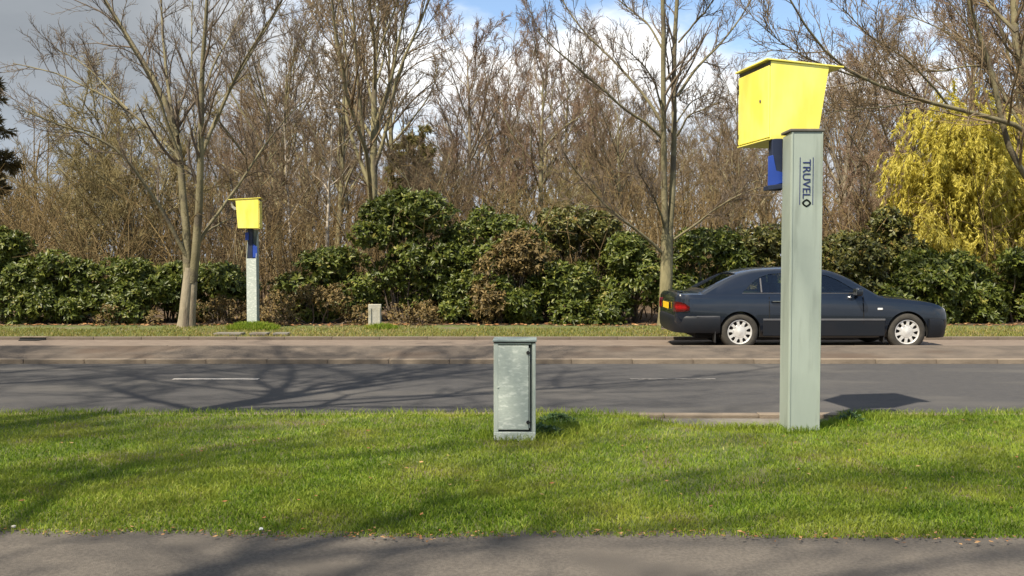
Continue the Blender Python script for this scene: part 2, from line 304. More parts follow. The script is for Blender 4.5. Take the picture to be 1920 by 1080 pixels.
# ---- near verge
def verge_far(x):            # where the turf ends towards the road
    x = np.asarray(x, float)
    base = 8.58 + 0.05 * np.sin(x * 1.3 + 0.5) + 0.03 * np.sin(x * 4.1)
    def sm(a, b, v): t = np.clip((v - a) / (b - a), 0, 1); return t * t * (3 - 2 * t)
    dip = sm(0.95, 1.75, x) * (1 - sm(2.75, 3.35, x))
    return base * (1 - dip) + (7.86 + 0.05 * np.sin(x * 5)) * dip
def verge_near(x):
    x = np.asarray(x, float); return 4.83 + 0.035 * np.sin(x * 2.1) + 0.02 * np.sin(x * 6.3 + 1) + 0.012 * np.sin(x * 17) - 0.012 * x
def verge_z(x, y):
    a = np.clip((y - verge_near(x)) / 0.35, 0, 1); b = np.clip((verge_far(x) - y) / 0.30, 0, 1)
    a = a * a * (3 - 2 * a); b = b * b * (3 - 2 * b)
    return -0.03 + 0.035 * a + 0.01 * b + 0.022 * smooth_noise(x * 0.9, y * 0.9, 11) * a * b - 0.02 * (1 - b)
def build_verge():
    nx, ny = 260, 60
    xs = np.linspace(-14, 14, nx); t = np.linspace(0, 1, ny)
    X = np.repeat(xs[None], ny, 0); Y = verge_near(X) * (1 - t[:, None]) + verge_far(X) * t[:, None]
    V = np.stack([X, Y, verge_z(X, Y)], -1).reshape(-1, 3); i = np.arange((ny - 1) * nx).reshape(ny - 1, nx)[:, :-1].ravel()
    F = np.stack([i, i + 1, i + nx + 1, i + nx], -1)
    tag(link('verge', np_mesh('verge', V, F, smooth=True), M['soil']), kind='structure')
build_verge()
sheet('paved_pad', 0.8, 3.6, 7.5, Y_KERB - 0.004, -0.035, M['pad'])
def grass(name, x, y, zf, hgt, wid, rng, mat, patchf=None, lean=0.55):
    n = len(x); z = zf(x, y)
    h = hgt * rng.uniform(0.45, 1.25, n); w = wid * rng.uniform(0.7, 1.3, n); a = rng.uniform(0, 6.283, n); b = rng.uniform(0, 6.283, n)
    ln = h * rng.uniform(0.1, lean * 2, n)
    dx, dy = np.cos(a) * w / 2, np.sin(a) * w / 2; lx, ly = np.cos(b) * ln, np.sin(b) * ln
    V = np.empty((n, 5, 3)); B = np.stack([x, y, z - 0.004], -1)
    V[:, 0] = B + np.stack([-dx, -dy, 0 * x], -1); V[:, 1] = B + np.stack([dx, dy, 0 * x], -1)
    mid = B + np.stack([lx * 0.35, ly * 0.35, h * 0.6], -1)
    V[:, 2] = mid + np.stack([dx * .75, dy * .75, 0 * x], -1); V[:, 3] = mid - np.stack([dx * .75, dy * .75, 0 * x], -1)
    V[:, 4] = B + np.stack([lx, ly, h * 0.95], -1)
    i = np.arange(n) * 5
    F = np.concatenate([np.stack([i, i + 1, i + 2], -1), np.stack([i, i + 2, i + 3], -1), np.stack([i + 3, i + 2, i + 4], -1)])
    tint = rng.beta(2, 2.6, n) if patchf is None else np.clip(rng.beta(2, 2.6, n) + patchf(x, y), 0, 1)
    return np_mesh(name, V.reshape(-1, 3), F, np.repeat(tint, 5))
rng = np.random.default_rng(7)
def lawn():
    n = 190000
    y = rng.uniform(4.8, 8.7, int(n * 1.9)); x = rng.uniform(-1, 1, len(y)) * (0.60 * y + 0.35)
    keep = rng.uniform(0, 1, len(y)) < (5.2 / y)
    x, y = x[keep], y[keep]
    fr = verge_far(x) + rng.normal(0, 0.03, len(x)) + 0.02; nr = verge_near(x) + rng.normal(0, 0.03, len(x)) - 0.005
    k = (y > nr) & (y < fr)
    dens = smooth_noise(x * 1.6, y * 1.6, 21)
    k &= rng.uniform(0, 1, len(x)) < np.clip(0.80 + 0.5 * dens, 0.3, 1)
    x, y = x[k], y[k]; pm = rng.permutation(len(x))[:n]; x, y = x[pm], y[pm]
    me = grass('lawn_grass', x, y, verge_z, 0.033, 0.0066, rng, None, lambda a, b: 0.24 * smooth_noise(a * 2.2, b * 2.2, 31) + 0.16 * smooth_noise(a * 6, b * 6, 33))
    tag(link('lawn_grass', me, M['grass']), 'short sunlit turf of the near verge', 'grass', kind='stuff')
    # longer tufts: along the edges, by the cabinet and round the post
    xs, ys = [], []
    for cx, cy, s, c in ((0.25, 7.45, 0.22, 900), (0.42, 7.7, 0.25, 900), (2.9, 8.0, 0.16, 700), (3.3, 8.35, 0.22, 900), (2.1, 7.95, 0.2, 500), (2.5, 7.65, 0.12, 450), (0.0, 7.33, 0.16, 500)):
        xs.append(rng.normal(cx, s, c)); ys.append(rng.normal(cy, s * 0.6, c))
    ex = rng.uniform(-6, 6, 5200); xs.append(ex); ys.append(verge_far(ex) + rng.normal(-0.03, 0.06, len(ex)))
    x = np.concatenate(xs); y = np.minimum(np.concatenate(ys), verge_far(np.concatenate(xs)) + 0.06)
    me = grass('grass_tufts', x, y, verge_z, 0.075, 0.006, rng, None, None, 0.6)
    tag(link('grass_tufts', me, M['grass']), 'longer grass tufts along the kerb and round the post', 'grass', kind='stuff')
lawn()
# ---- far verge and woodland floor
def far_z(x, y): return -0.02 + 0.07 * np.clip((y - 17.1) / 1.6, 0, 1) + 0.015 * smooth_noise(x, y, 40)
sheet('far_verge', -60, 60, Y_FAR1 + 0.12, 19.2, 0, M['soil'], 300, 16, far_z)
sheet('woodland_floor', -140, 140, 19.15, 180, 0, M['litter'], 60, 60, lambda X, Y: 0.05 + 0.10 * smooth_noise(X * 0.3, Y * 0.3, 8) * np.clip((Y - 20) / 10, 0, 1))
def far_grass():
    n = 30000
    y = Y_FAR1 + 0.10 + 2.0 * rng.beta(1.0, 1.5, n); x = rng.uniform(-1, 1, n) * (0.6 * y + 0.6)
    k = y < 18.75 + 0.18 * np.sin(x * 1.7) + 0.1 * np.sin(x * 5) - 0.5 * (smooth_noise(x * 1.2, y, 45) > 0.25)
    x, y = x[k], y[k]
    me = grass('far_grass', x, y, far_z, 0.055, 0.012, rng, None, lambda a, b: 0.2 + 0.2 * smooth_noise(a, b, 46))
    tag(link('far_grass', me, M['grass_dry']), 'thin yellowish grass strip along the far kerb', 'grass', kind='stuff')
far_grass()
# ---- fallen leaves
def flat_leaves(name, x, y, zf, size, label, seed):
    r = np.random.default_rng(seed); n = len(x); a = r.uniform(0, 6.28, n); s = size * r.uniform(0.5, 1.3, n); z = zf(x, y)
    ux, uy = np.cos(a) * s, np.sin(a) * s; vx, vy = -np.sin(a) * s * .5, np.cos(a) * s * .5
    C = np.stack([x, y, z], -1); t = r.uniform(0.1, 0.6, (n, 4)) * s[:, None]
    V = np.stack([C + np.stack([-ux, -uy, t[:, 0]], -1), C + np.stack([vx, vy, t[:, 1]], -1), C + np.stack([ux, uy, t[:, 2]], -1), C + np.stack([-vx, -vy, t[:, 3]], -1)], 1)
    i = np.arange(n) * 4; F = np.concatenate([np.stack([i, i + 1, i + 2], -1), np.stack([i, i + 2, i + 3], -1)])
    tag(link(name, np_mesh(name, V.reshape(-1, 3), F, np.repeat(r.uniform(0, 1, n), 4)), M['dead']), label, 'leaves', kind='stuff')
x = rng.uniform(-4, 4, 420); flat_leaves('fallen_leaves', x, verge_near(x) + rng.normal(-0.02, 0.05, 420), lambda a, b: 0 * a + 0.006, 0.014, 'brown leaf scraps along the edge of the footpath', 1)
x = rng.uniform(-6, 6, 160); flat_leaves('lawn_leaves', x, rng.uniform(5, 8.2, 160), lambda a, b: verge_z(a, b) + 0.03, 0.018, 'few dry leaves scattered over the lawn', 2)
x = rng.uniform(-13, 13, 1500); flat_leaves('leaf_litter', x, 18.8 + np.abs(rng.normal(0, 0.35, 1500)), lambda a, b: far_z(a, b) + 0.01, 0.05, 'reddish brown leaf litter under the hedge', 3)

# ================================================================== TREES
def resample(pts, k):
    P = np.array(pts, float); d = np.r_[0, np.cumsum(np.linalg.norm(np.diff(P, axis=0), axis=1))]; t = np.linspace(0, d[-1], k)
    # gentle smoothing
    Q = np.stack([np.interp(t, d, P[:, i]) for i in range(3)], -1)
    for _ in range(2): Q[1:-1] = 0.25 * Q[:-2] + 0.5 * Q[1:-1] + 0.25 * Q[2:]
    return Q
def tubes(P, Rr, s):
    n, k = P.shape[:2]
    T = unit(np.gradient(P, axis=1)); mean = unit(P[:, -1] - P[:, 0])
    ref = np.where(np.abs(mean[:, 2:3]) > 0.8, np.array([[1.0, 0.13, 0]]), np.array([[0.1, 0.05, 1.0]]))[:, None, :]
    U = unit(np.cross(T, np.broadcast_to(ref, T.shape))); W = np.cross(T, U)
    a = np.arange(s) * 2 * math.pi / s
    V = P[:, :, None, :] + Rr[:, :, None, None] * (np.cos(a)[None, None, :, None] * U[:, :, None, :] + np.sin(a)[None, None, :, None] * W[:, :, None, :])
    i = (np.arange(n)[:, None, None] * k + np.arange(k - 1)[None, :, None]) * s + np.arange(s)[None, None, :]
    j = (np.arange(n)[:, None, None] * k + np.arange(k - 1)[None, :, None]) * s + ((np.arange(s) + 1) % s)[None, None, :]
    F = np.stack([i, j, j + s, i + s], -1).reshape(-1, 4)
    return V.reshape(-1, 3), F
class Mesher:
    def __init__(self): self.V = []; self.F = []; self.T = []; self.n = 0
    def add(self, V, F, t=None):
        self.V.append(V); self.F.append(F + self.n); self.n += len(V)
        self.T.append(np.full(len(V), 0.5) if t is None else t)
    def tubes(self, P, Rr, s, t=None):
        V, F = tubes(P, Rr, s); self.add(V, F, None if t is None else np.repeat(t, P.shape[1] * s))
    def mesh(self, name, smooth=True): return np_mesh(name, np.concatenate(self.V), np.concatenate(self.F), np.concatenate(self.T), smooth)
def spawn(P, Rr, count, tr, ratio, ang, k, wander, up, rs, rmin, rng, lenmin=0.0, lmax=99.0, taper=0.6):
    n, kk = P.shape[:2]; m = n * count
    pi = np.repeat(np.arange(n), count)
    t = (np.tile(np.arange(count), n) + rng.uniform(0, 1, m)) / count; t = tr[0] + (tr[1] - tr[0]) * t
    f = t * (kk - 1); i0 = np.minimum(f.astype(int), kk - 2); fr = (f - i0)[:, None]
    base = P[pi, i0] * (1 - fr) + P[pi, i0 + 1] * fr; tan = unit(P[pi, i0 + 1] - P[pi, i0])
    pr = Rr[pi, i0] * (1 - fr[:, 0]) + Rr[pi, i0 + 1] * fr[:, 0]
    plen = np.linalg.norm(np.diff(P, axis=1), axis=2).sum(1)[pi]
    L = np.clip(plen * rng.uniform(ratio[0], ratio[1], m) * (1 - taper * t), lenmin, lmax)
    rv = unit(rng.normal(0, 1, (m, 3))); perp = unit(rv - (rv * tan).sum(1, keepdims=True) * tan)
    a = np.radians(rng.uniform(ang[0], ang[1], m))[:, None]
    d = unit(tan * np.cos(a) + perp * np.sin(a) + np.array([0, 0, 1]) * up * 0.5)
    pts = np.empty((m, k, 3)); pts[:, 0] = base
    for q in range(1, k):
        d = unit(d + rng.normal(0, wander, (m, 3)) + np.array([0, 0, 1]) * up / k)
        pts[:, q] = pts[:, q - 1] + d * (L / (k - 1))[:, None]
    r0 = np.maximum(pr * rs, rmin); w = np.linspace(1, 0.28, k)[None]
    return pts, np.maximum(r0[:, None] * w, rmin * 0.7)
def taper_r(r0, r1, k, n=1): return np.repeat(np.linspace(r0, r1, k)[None], n, 0)

def bare_tree_meshes(name, H, seed, style):
    """trunk mesh + crown mesh, standing at the origin"""
    rng = np.random.default_rng(seed); k = 12
    tr, cr = Mesher(), Mesher()
    nst = style.get('stems', 1); P0 = []; R0 = []
    for s in range(nst):
        a = rng.uniform(0, 6.28); lean = style.get('lean', 0.05) * (1 if nst == 1 else 2.4)
        b = np.array([math.cos(a), math.sin(a), 0]) * (0.0 if nst == 1 else 0.12)
        h = H * style.get('th', 1.0) * (1 if s == 0 else rng.uniform(0.7, 0.95))
        z = np.linspace(0, h, k); w = np.cumsum(rng.normal(0, 0.016 * H / k * 2, (k, 2)), 0); w[0] = 0
        P0.append(np.stack([b[0] + math.cos(a) * lean * z + w[:, 0], b[1] + math.sin(a) * lean * z + w[:, 1], z], -1))
        rr = style['r'] * (1 if nst == 1 else 0.75); R0.append(rr * (np.linspace(1, 0.10, k) ** 0.9) + 0.0); R0[-1][0] *= 1.25
    P0 = np.array(P0); R0 = np.array(R0); tr.tubes(P0, R0, 8)
    A, RA = spawn(P0, R0, style['n1'], style['t1'], style['l1'], style['a1'], 9, 0.10, style['up'], 0.55, 0.02, rng, taper=style.get('tp', 0.5)); tr.tubes(A, RA, 5)
    B, RB = spawn(A, RA, style['n2'], (0.15, 1.0), (0.35, 0.6), (22, 48), 7, 0.12, style['up'] * 0.8, 0.6, 0.012, rng); cr.tubes(B, RB, 4)
    C, RC = spawn(np.concatenate([B]), RB, style['n3'], (0.12, 1.0), (0.35, 0.65), (20, 50), 5, 0.14, style['up'] * 0.6, 0.6, 0.008, rng, 0.25); cr.tubes(C, RC, 3)
    D, RD = spawn(C, RC, style['n4'], (0.1, 1.0), (0.4, 0.75), (18, 50), 3, 0.18, style['up'] * 0.4, 0.7, style.get('tw', 0.008), rng, 0.18); cr.tubes(D, RD, 3)
    A2, RA2 = spawn(A, RA, style['n2'] * 2, (0.2, 1.0), (0.12, 0.25), (25, 60), 4, 0.15, style['up'] * 0.4, 0.4, 0.006, rng, 0.3); cr.tubes(A2, RA2, 3)
    return tr.mesh(name + '_trunk'), cr.mesh(name + '_crown')
STY = {
 'vase':   dict(r=0.19, th=0.62, n1=15, t1=(0.30, 1.0), l1=(0.62, 0.95), a1=(16, 48), up=0.26, n2=7, n3=7, n4=7, tp=0.25),
 'tall':   dict(r=0.17, th=0.72, n1=17, t1=(0.30, 1.0), l1=(0.32, 0.58), a1=(22, 58), up=0.30, n2=6, n3=7, n4=7, tp=0.25),
 'spread': dict(r=0.19, th=0.55, n1=15, t1=(0.30, 1.0), l1=(0.65, 1.05), a1=(25, 66), up=0.16, n2=7, n3=7, n4=7, tp=0.2),
 'thicket': dict(r=0.06, stems=5, lean=0.15, th=0.8, n1=8, t1=(0.15, 1.0), l1=(0.28, 0.5), a1=(22, 62), up=0.22, n2=5, n3=5, n4=6, tp=0.35, tw=0.007),
 'slim':   dict(r=0.085, n1=16, t1=(0.35, 0.98), l1=(0.14, 0.28), a1=(35, 65), up=0.25, n2=5, n3=5, n4=4, tp=0.5),
}
VAR = {}
for nm, st, H, seeds in (('vase', 'vase', 14, (3, 5)), ('tall', 'tall', 14, (8, 13)), ('spread', 'spread', 12, (21,)), ('thicket', 'thicket', 7, (31, 34)), ('slim', 'slim', 10, (41,))):
    for i, sd in enumerate(seeds): VAR[nm + str(i)] = bare_tree_meshes('bare_' + nm + str(i), H, sd, STY[st])
def place_tree(var, px, Y, scale, rz, bark, twig, label, group='bare trees of the wood behind the hedge', name='bare_tree', sxy=1.0, z=0.0, X=None, cat='tree'):
    x = (px - 960) / F_PX * Y if X is None else X
    e = empty(name, (x, Y, z), rz); e.scale = (scale * sxy, scale * sxy, scale); tag(e, label, cat, group)
    for part, me, m in (('trunk', VAR[var][0], bark), ('crown', VAR[var][1], twig)):
        if not me.materials: me.materials.append(M['twig'])
        o = bpy.data.objects.new(part, me); COL.objects.link(o); o.parent = e
        o.material_slots[0].link = 'OBJECT'; o.material_slots[0].material = M[m]
    return e
# (variant, px of the trunk, depth, scale, rotation, bark, twigs, label)
WOOD = [
 ('vase0', 692, 29, 0.98, 0.3, 'bark', 'twig', 'large bare tree with olive lit trunk rising above the left end of the dark laurel'),
 ('tall0', 742, 41, 1.05, 1.0, 'bark', 'twig', 'bare tree just right of the large olive-trunked one'),
 ('tall1', 880, 44, 0.98, 2.0, 'bark_tan', 'twig_red', 'bare tree with reddish trunk against blue sky, left of centre'),
 ('vase1', 935, 52, 0.95, 0.7, 'bark', 'twig_red', 'reddish bare tree right behind the cabinet, far back'),
 ('tall0', 1008, 38, 0.80, 4.0, 'bark', 'twig_red', 'bare tree with olive trunk straight above the grey cabinet'),
 ('tall1', 1062, 50, 0.98, 5.0, 'bark', 'twig_red', 'thin reddish bare tree against white cloud, above the cabinet'),
 ('vase0', 1128, 46, 0.82, 2.6, 'bark', 'twig_red', 'bare tree with dense reddish twigs left of the double-stemmed roadside tree'),
 ('tall0', 1165, 36, 0.62, 1.7, 'bark', 'twig', 'short bare tree just left of the double-stemmed roadside tree'),
 ('spread0', 1330, 40, 0.72, 0.4, 'bark', 'twig', 'bare tree seen between the double stem and the large yellow box'),
 ('tall1', 1385, 48, 0.85, 3.0, 'bark', 'twig_red', 'far bare tree directly behind the left side of the large yellow box'),
 ('vase1', 1572, 34, 0.74, 1.1, 'bark_tan', 'twig', 'bare tree with tan trunk just right of the near grey post'),
 ('vase0', 1640, 46, 0.90, 3.9, 'bark', 'twig_red', 'bare tree behind the long sloping branch, left part'),
 ('spread0', 1722, 36, 1.0, 2.2, 'bark', 'twig_red', 'wide reddish bare tree above the yellow shrub'),
 ('vase1', 1830, 42, 1.15, 5.2, 'bark', 'twig_red', 'tall reddish bare tree above the right end of the yellow shrub'),
 ('tall1', 1905, 33, 1.05, 0.2, 'bark', 'twig_red', 'bare tree at the right edge behind the leaning limbs'),
 ('slim0', 605, 23.5, 0.66, 0.9, 'bark_pale', 'twig', 'slender pale birch stem right of the far speed camera'),
 ('slim0', 548, 26, 0.60, 2.9, 'bark_pale', 'twig', 'thin pale sapling just right of the far speed camera'),
 ('vase1', 520, 40, 0.98, 1.9, 'bark', 'twig', 'bare tree whose crown spreads above the far speed camera'),
 ('spread0', 590, 50, 1.2, 4.4, 'bark', 'twig', 'far bare tree between the far speed camera and the olive-trunked tree'),
 ('tall0', 640, 35, 0.85, 5.6, 'bark', 'twig_dark', 'dark-twigged bare tree left of the large olive-trunked one'),
 ('thicket1', 235, 26, 1.02, 0.0, 'bark', 'twig_olive', 'olive thicket of upright stems behind the left roadside tree'),
 ('thicket0', 165, 24, 0.80, 2.0, 'bark', 'twig_olive', 'low olive thicket above the hedge left of the roadside tree'),
 ('thicket0', 300, 29, 1.15, 4.0, 'bark', 'twig_olive', 'tall olive thicket close behind the left roadside tree trunk'),
 ('thicket1', 425, 25, 0.85, 1.0, 'bark', 'twig', 'brown thicket right behind the far speed camera'),
 ('spread0', 110, 42, 0.62, 1.2, 'bark', 'twig_olive', 'small bare tree against the grey cloud on the left'),
 ('thicket0', 1035, 24, 0.62, 5.0, 'bark', 'twig_olive', 'yellowish bush of twigs above the middle of the hedge'),
 ('thicket1', 850, 28, 0.78, 3.3, 'bark', 'twig', 'brown thicket behind the dark laurel'),
 ('thicket0', 1340, 27, 0.80, 0.8, 'bark', 'twig', 'brown thicket between the double stem and the near grey post'),
 ('thicket1', 1600, 26, 0.85, 5.5, 'bark', 'twig_red', 'reddish brown thicket right of the near grey post'),
 ('thicket1', 60, 30, 0.70, 2.6, 'bark', 'twig_olive', 'olive thicket at the left edge above the hedge'),
 ('thicket0', 760, 31, 0.95, 1.4, 'bark', 'twig', 'tall brown thicket above the dark laurel'),
 ('thicket1', 1150, 30, 0.75, 4.2, 'bark', 'twig', 'brown thicket left of the double-stemmed tree'),
]
for w in WOOD: place_tree(*(w[:3] + (w[3] * (1.0 if w[0][:4] in ('thic', 'slim') else 1.16 if 860 < w[1] < 1450 else 1.14),) + w[4:]))
_r = random.Random(4)
DEEP = ((815, 37, 'spread0', 'above the right shoulder of the tallest laurel'), (850, 58, 'vase1', 'far back, left of the reddish trunk'), (905, 40, 'spread0', 'just right of the reddish trunk'), (965, 60, 'vase0', 'far back straight above the cabinet'),
 (990, 46, 'spread0', 'just left of the olive trunk above the cabinet'), (1040, 34, 'slim0', 'slender, just right of the olive trunk above the cabinet'), (1090, 42, 'spread0', 'over the yellow-olive bush'), (1110, 60, 'vase1', 'far back over the yellow-olive bush'),
 (1200, 52, 'vase0', 'far back, touching the left of the double stem'), (1215, 36, 'spread0', 'low and wide, directly left of the double stem'), (1290, 48, 'tall0', 'directly right of the double stem'), (1350, 58, 'vase0', 'far back, midway from double stem to yellow box'),
 (1440, 44, 'spread0', 'hidden low behind the large yellow box'), (1520, 52, 'vase1', 'far back behind the near grey post'), (1545, 40, 'spread0', 'low and wide, touching the right of the near post'), (1610, 38, 'tall0', 'between near post and yellow shrub'),
 (1680, 52, 'vase0', 'far back at the left end of the yellow shrub'), (1770, 50, 'vase1', 'far back over the middle of the yellow shrub'), (1860, 55, 'spread0', 'far back over the right of the yellow shrub'), (450, 55, 'vase0', 'far back above the far speed camera'),
 (560, 36, 'spread0', 'low and wide between far speed camera and pale birch'), (650, 55, 'vase1', 'far back right of the pale birch'), (720, 50, 'spread0', 'just right of the large olive-trunked tree'), (350, 48, 'vase1', 'far back behind the stems of the left roadside tree'), (480, 44, 'tall1', 'just right of the far speed camera'))
for i, (px, Y, v, lab) in enumerate(DEEP):
    place_tree(v, px, Y, (0.0150 + 0.0060 * _r.random()) * Y * (0.8 if v == 'slim0' else 1), _r.uniform(0, 6.28), 'bark', _r.choice(['twig_red', 'twig_red', 'twig', 'twig']), 'thin bare tree ' + lab, 'trees deep in the wood')
# trees too far back to tell apart: one mass
def far_wood():
    rng = np.random.default_rng(77); ms = Mesher(); n = 170
    Y = rng.uniform(55, 100, n); X = rng.uniform(-0.68, 0.68, n) * Y; H = Y * rng.uniform(0.09, 0.16, n) * (1 + 0.25 * np.sin(X * 0.2))
    k = 6; z = np.linspace(0, 1, k)
    P = np.stack([X[:, None] + rng.normal(0, 0.2, (n, k)), Y[:, None] + np.zeros((n, k)), H[:, None] * z[None]], -1); Rr = taper_r(0.16, 0.03, k, n)
    ms.tubes(P, Rr, 4, rng.uniform(0.1, 0.7, n))
    A, RA = spawn(P, Rr, 14, (0.12, 1), (0.3, 0.6), (30, 70), 4, 0.16, 0.3, 0.6, 0.02, rng); ms.tubes(A, RA, 3, rng.uniform(0.1, 0.7, len(A)))
    B, RB = spawn(A, RA, 7, (0.1, 1), (0.4, 0.7), (25, 65), 3, 0.2, 0.2, 0.6, 0.022, rng); ms.tubes(B, RB, 3, rng.uniform(0.1, 0.7, len(B)))
    tag(link('distant_wood', ms.mesh('distant_wood'), M['brush']), 'distant brown wood closing the view behind the trees', 'wood', kind='stuff')
far_wood()
# ---- undergrowth: dead stems and brushwood, nobody could count them
def brushwood():
    rng = np.random.default_rng(5); ms = Mesher(); n = 1900
    Y = 20.3 + 22 * rng.beta(1.0, 1.5, n); X = rng.uniform(-0.66, 0.66, n) * Y; k = 6
    H = rng.uniform(1.6, 4.6, n) * (0.72 + 0.022 * (Y - 20)) * (1 + 0.25 * smooth_noise(X * 0.5, Y * 0.5, 3))
    a = rng.uniform(0, 6.28, n); ln = rng.uniform(0, 0.9, n) ** 1.3; z = np.linspace(0, 1, k)
    P = np.stack([X[:, None] + (np.cos(a) * ln * H)[:, None] * z[None] ** 1.6 + np.cumsum(rng.normal(0, 0.05, (n, k)), 1), Y[:, None] + (np.sin(a) * ln * H)[:, None] * z[None] ** 1.6, H[:, None] * z[None]], -1)
    Rr = np.linspace(1, 0.3, k)[None] * rng.uniform(0.010, 0.026, n)[:, None]; t0 = np.clip(rng.beta(2, 2.5, n), 0, 1); t0[rng.uniform(0, 1, n) < 0.03] = 1
    ms.tubes(P, Rr, 4, t0)
    A, RA = spawn(P, Rr, 7, (0.12, 1), (0.2, 0.55), (30, 85), 3, 0.25, 0.12, 0.6, 0.008, rng); ms.tubes(A, RA, 3, np.clip(np.repeat(t0, 7) * 0.5 + rng.uniform(0, 0.45, len(A)), 0, 0.8))
    B, RB = spawn(A[::2], RA[::2], 3, (0.1, 1), (0.4, 0.8), (25, 80), 3, 0.25, 0.1, 0.6, 0.007, rng); ms.tubes(B, RB, 3, rng.uniform(0.1, 0.75, len(B)))
    tag(link('brushwood', ms.mesh('brushwood'), M['brush']), 'dense brown brushwood of bare stems filling the wood', 'undergrowth', kind='stuff')
brushwood()

# ---- roadside trees traced limb by limb (pixel paths turned into real limbs with their own depth)
def roadside_tree(name, label, Y0, base, trunk, limbs, bark, twig, seed, pxm=None, dens=1.0, group='bare roadside trees'):
    rng = np.random.default_rng(seed); b = at_y(base[0], base[1], Y0); s = Y0 / F_PX
    e = empty(name, b); tag(e, label, 'tree', group)
    def path(pts, dy):
        out = []; n = len(pts)
        for i, (px, py) in enumerate(pts):
            w = at_y(px, py, Y0 + dy * (i / max(n - 1, 1)) ** 1.1) - b; out.append(tuple(w))
        return out
    tm = Mesher()
    for pts, r0, r1 in trunk:
        P = resample(path(pts, 0), 9)[None]; Rr = taper_r(r0 * s, r1 * s, 9); Rr[0, 0] *= 1.22; Rr[0, 1] *= 1.06; tm.tubes(P, Rr, 10)
    LP, LR = [], []
    for pts, r0, r1, dy in limbs:
        P = resample(path(pts, dy), 14); P[1:] += np.cumsum(rng.normal(0, 0.008, (13, 3)), 0); LP.append(P); LR.append(np.linspace(r0 * s, r1 * s, 14))
    LP, LR = np.array(LP), np.array(LR) * 0.7; lm = Mesher(); lm.tubes(LP, LR, 7)
    link('trunk', tm.mesh('trunk'), M[bark], e); link('limbs', lm.mesh('limbs'), M['bark_limb'], e)
    cm = Mesher()
    A, RA = spawn(LP, LR, int(13 * dens), (0.28, 1.0), (0.16, 0.36), (25, 55), 7, 0.11, 0.30, 0.55, 0.010, rng, 0.5, taper=0.35); cm.tubes(A, RA, 4)
    B, RB = spawn(A, RA, 6, (0.12, 1.0), (0.3, 0.6), (22, 50), 5, 0.13, 0.25, 0.6, 0.0065, rng, 0.25); cm.tubes(B, RB, 3)
    C, RC = spawn(B, RB, 5, (0.1, 1.0), (0.35, 0.7), (20, 50), 3, 0.17, 0.15, 0.7, 0.005, rng, 0.15); cm.tubes(C, RC, 3)
    link('crown', cm.mesh('crown'), M[twig], e)
    return e
roadside_tree('roadside_tree', 'bare tree with pale lower trunk and many ascending stems beside the far speed camera', 18.75, (348, 613),
  [([(346, 616), (349, 570), (353, 530), (356, 502)], 12.5, 9.5), ([(358, 616), (361, 570), (363, 530), (364, 505)], 7.5, 6.5)],
  [([(352, 485), (330, 440), (300, 390), (275, 355), (255, 320), (225, 280), (190, 262), (165, 253), (125, 243), (95, 232), (55, 215)], 6, 1.6, -1.5),
   ([(353, 530), (352, 480), (349, 430), (345, 380), (341, 340), (338, 300), (330, 250), (325, 210), (310, 190), (290, 155), (270, 120), (245, 80), (220, 40), (195, 0), (160, -60)], 12.5, 2.2, 0.8),
   ([(340, 300), (318, 250), (305, 200), (295, 170), (262, 110), (235, 65), (215, 30), (195, 0), (170, -50)], 4.5, 1.8, -1.2),
   ([(333, 255), (323, 200), (318, 170), (312, 100), (308, 50), (306, 0), (303, -70)], 5, 2, 1.4),
   ([(361, 530), (366, 480), (372, 430), (375, 380), (377, 330), (380, 270), (380, 200), (383, 140), (388, 80), (389, 40), (392, 0), (396, -90)], 12.5, 2.8, -0.6),
   ([(379, 290), (395, 250), (412, 210), (435, 170), (455, 130), (480, 90), (505, 50), (530, 10), (550, -40)], 5.5, 1.8, 1.0),
   ([(400, 240), (420, 195), (450, 128), (475, 90), (515, 30), (540, -5)], 4, 1.8, -1.0),
   ([(368, 465), (390, 420), (420, 390), (445, 355), (480, 300), (510, 255), (540, 215), (575, 185)], 5.0, 1.5, 1.2),
   ([(374, 445), (398, 432), (430, 415), (470, 400)], 3.0, 1.2, 1.6),
   ([(338, 300), (305, 262), (273, 233), (217, 187), (173, 170), (133, 147), (93, 130), (20, 117)], 4.6, 1.3, 1.5),
   ([(240, 205), (217, 187), (187, 147), (140, 107), (100, 88)], 3, 1.1, 1.5),
   ([(382, 180), (398, 130), (410, 100), (440, 50), (460, 0)], 3.5, 1.4, 1.8),
   ([(376, 360), (372, 300), (366, 250), (361, 150), (360, 60), (362, 0)], 3.5, 1.5, 2.0)],
  'bark_tan', 'twig_dark', 101, dens=1.0)
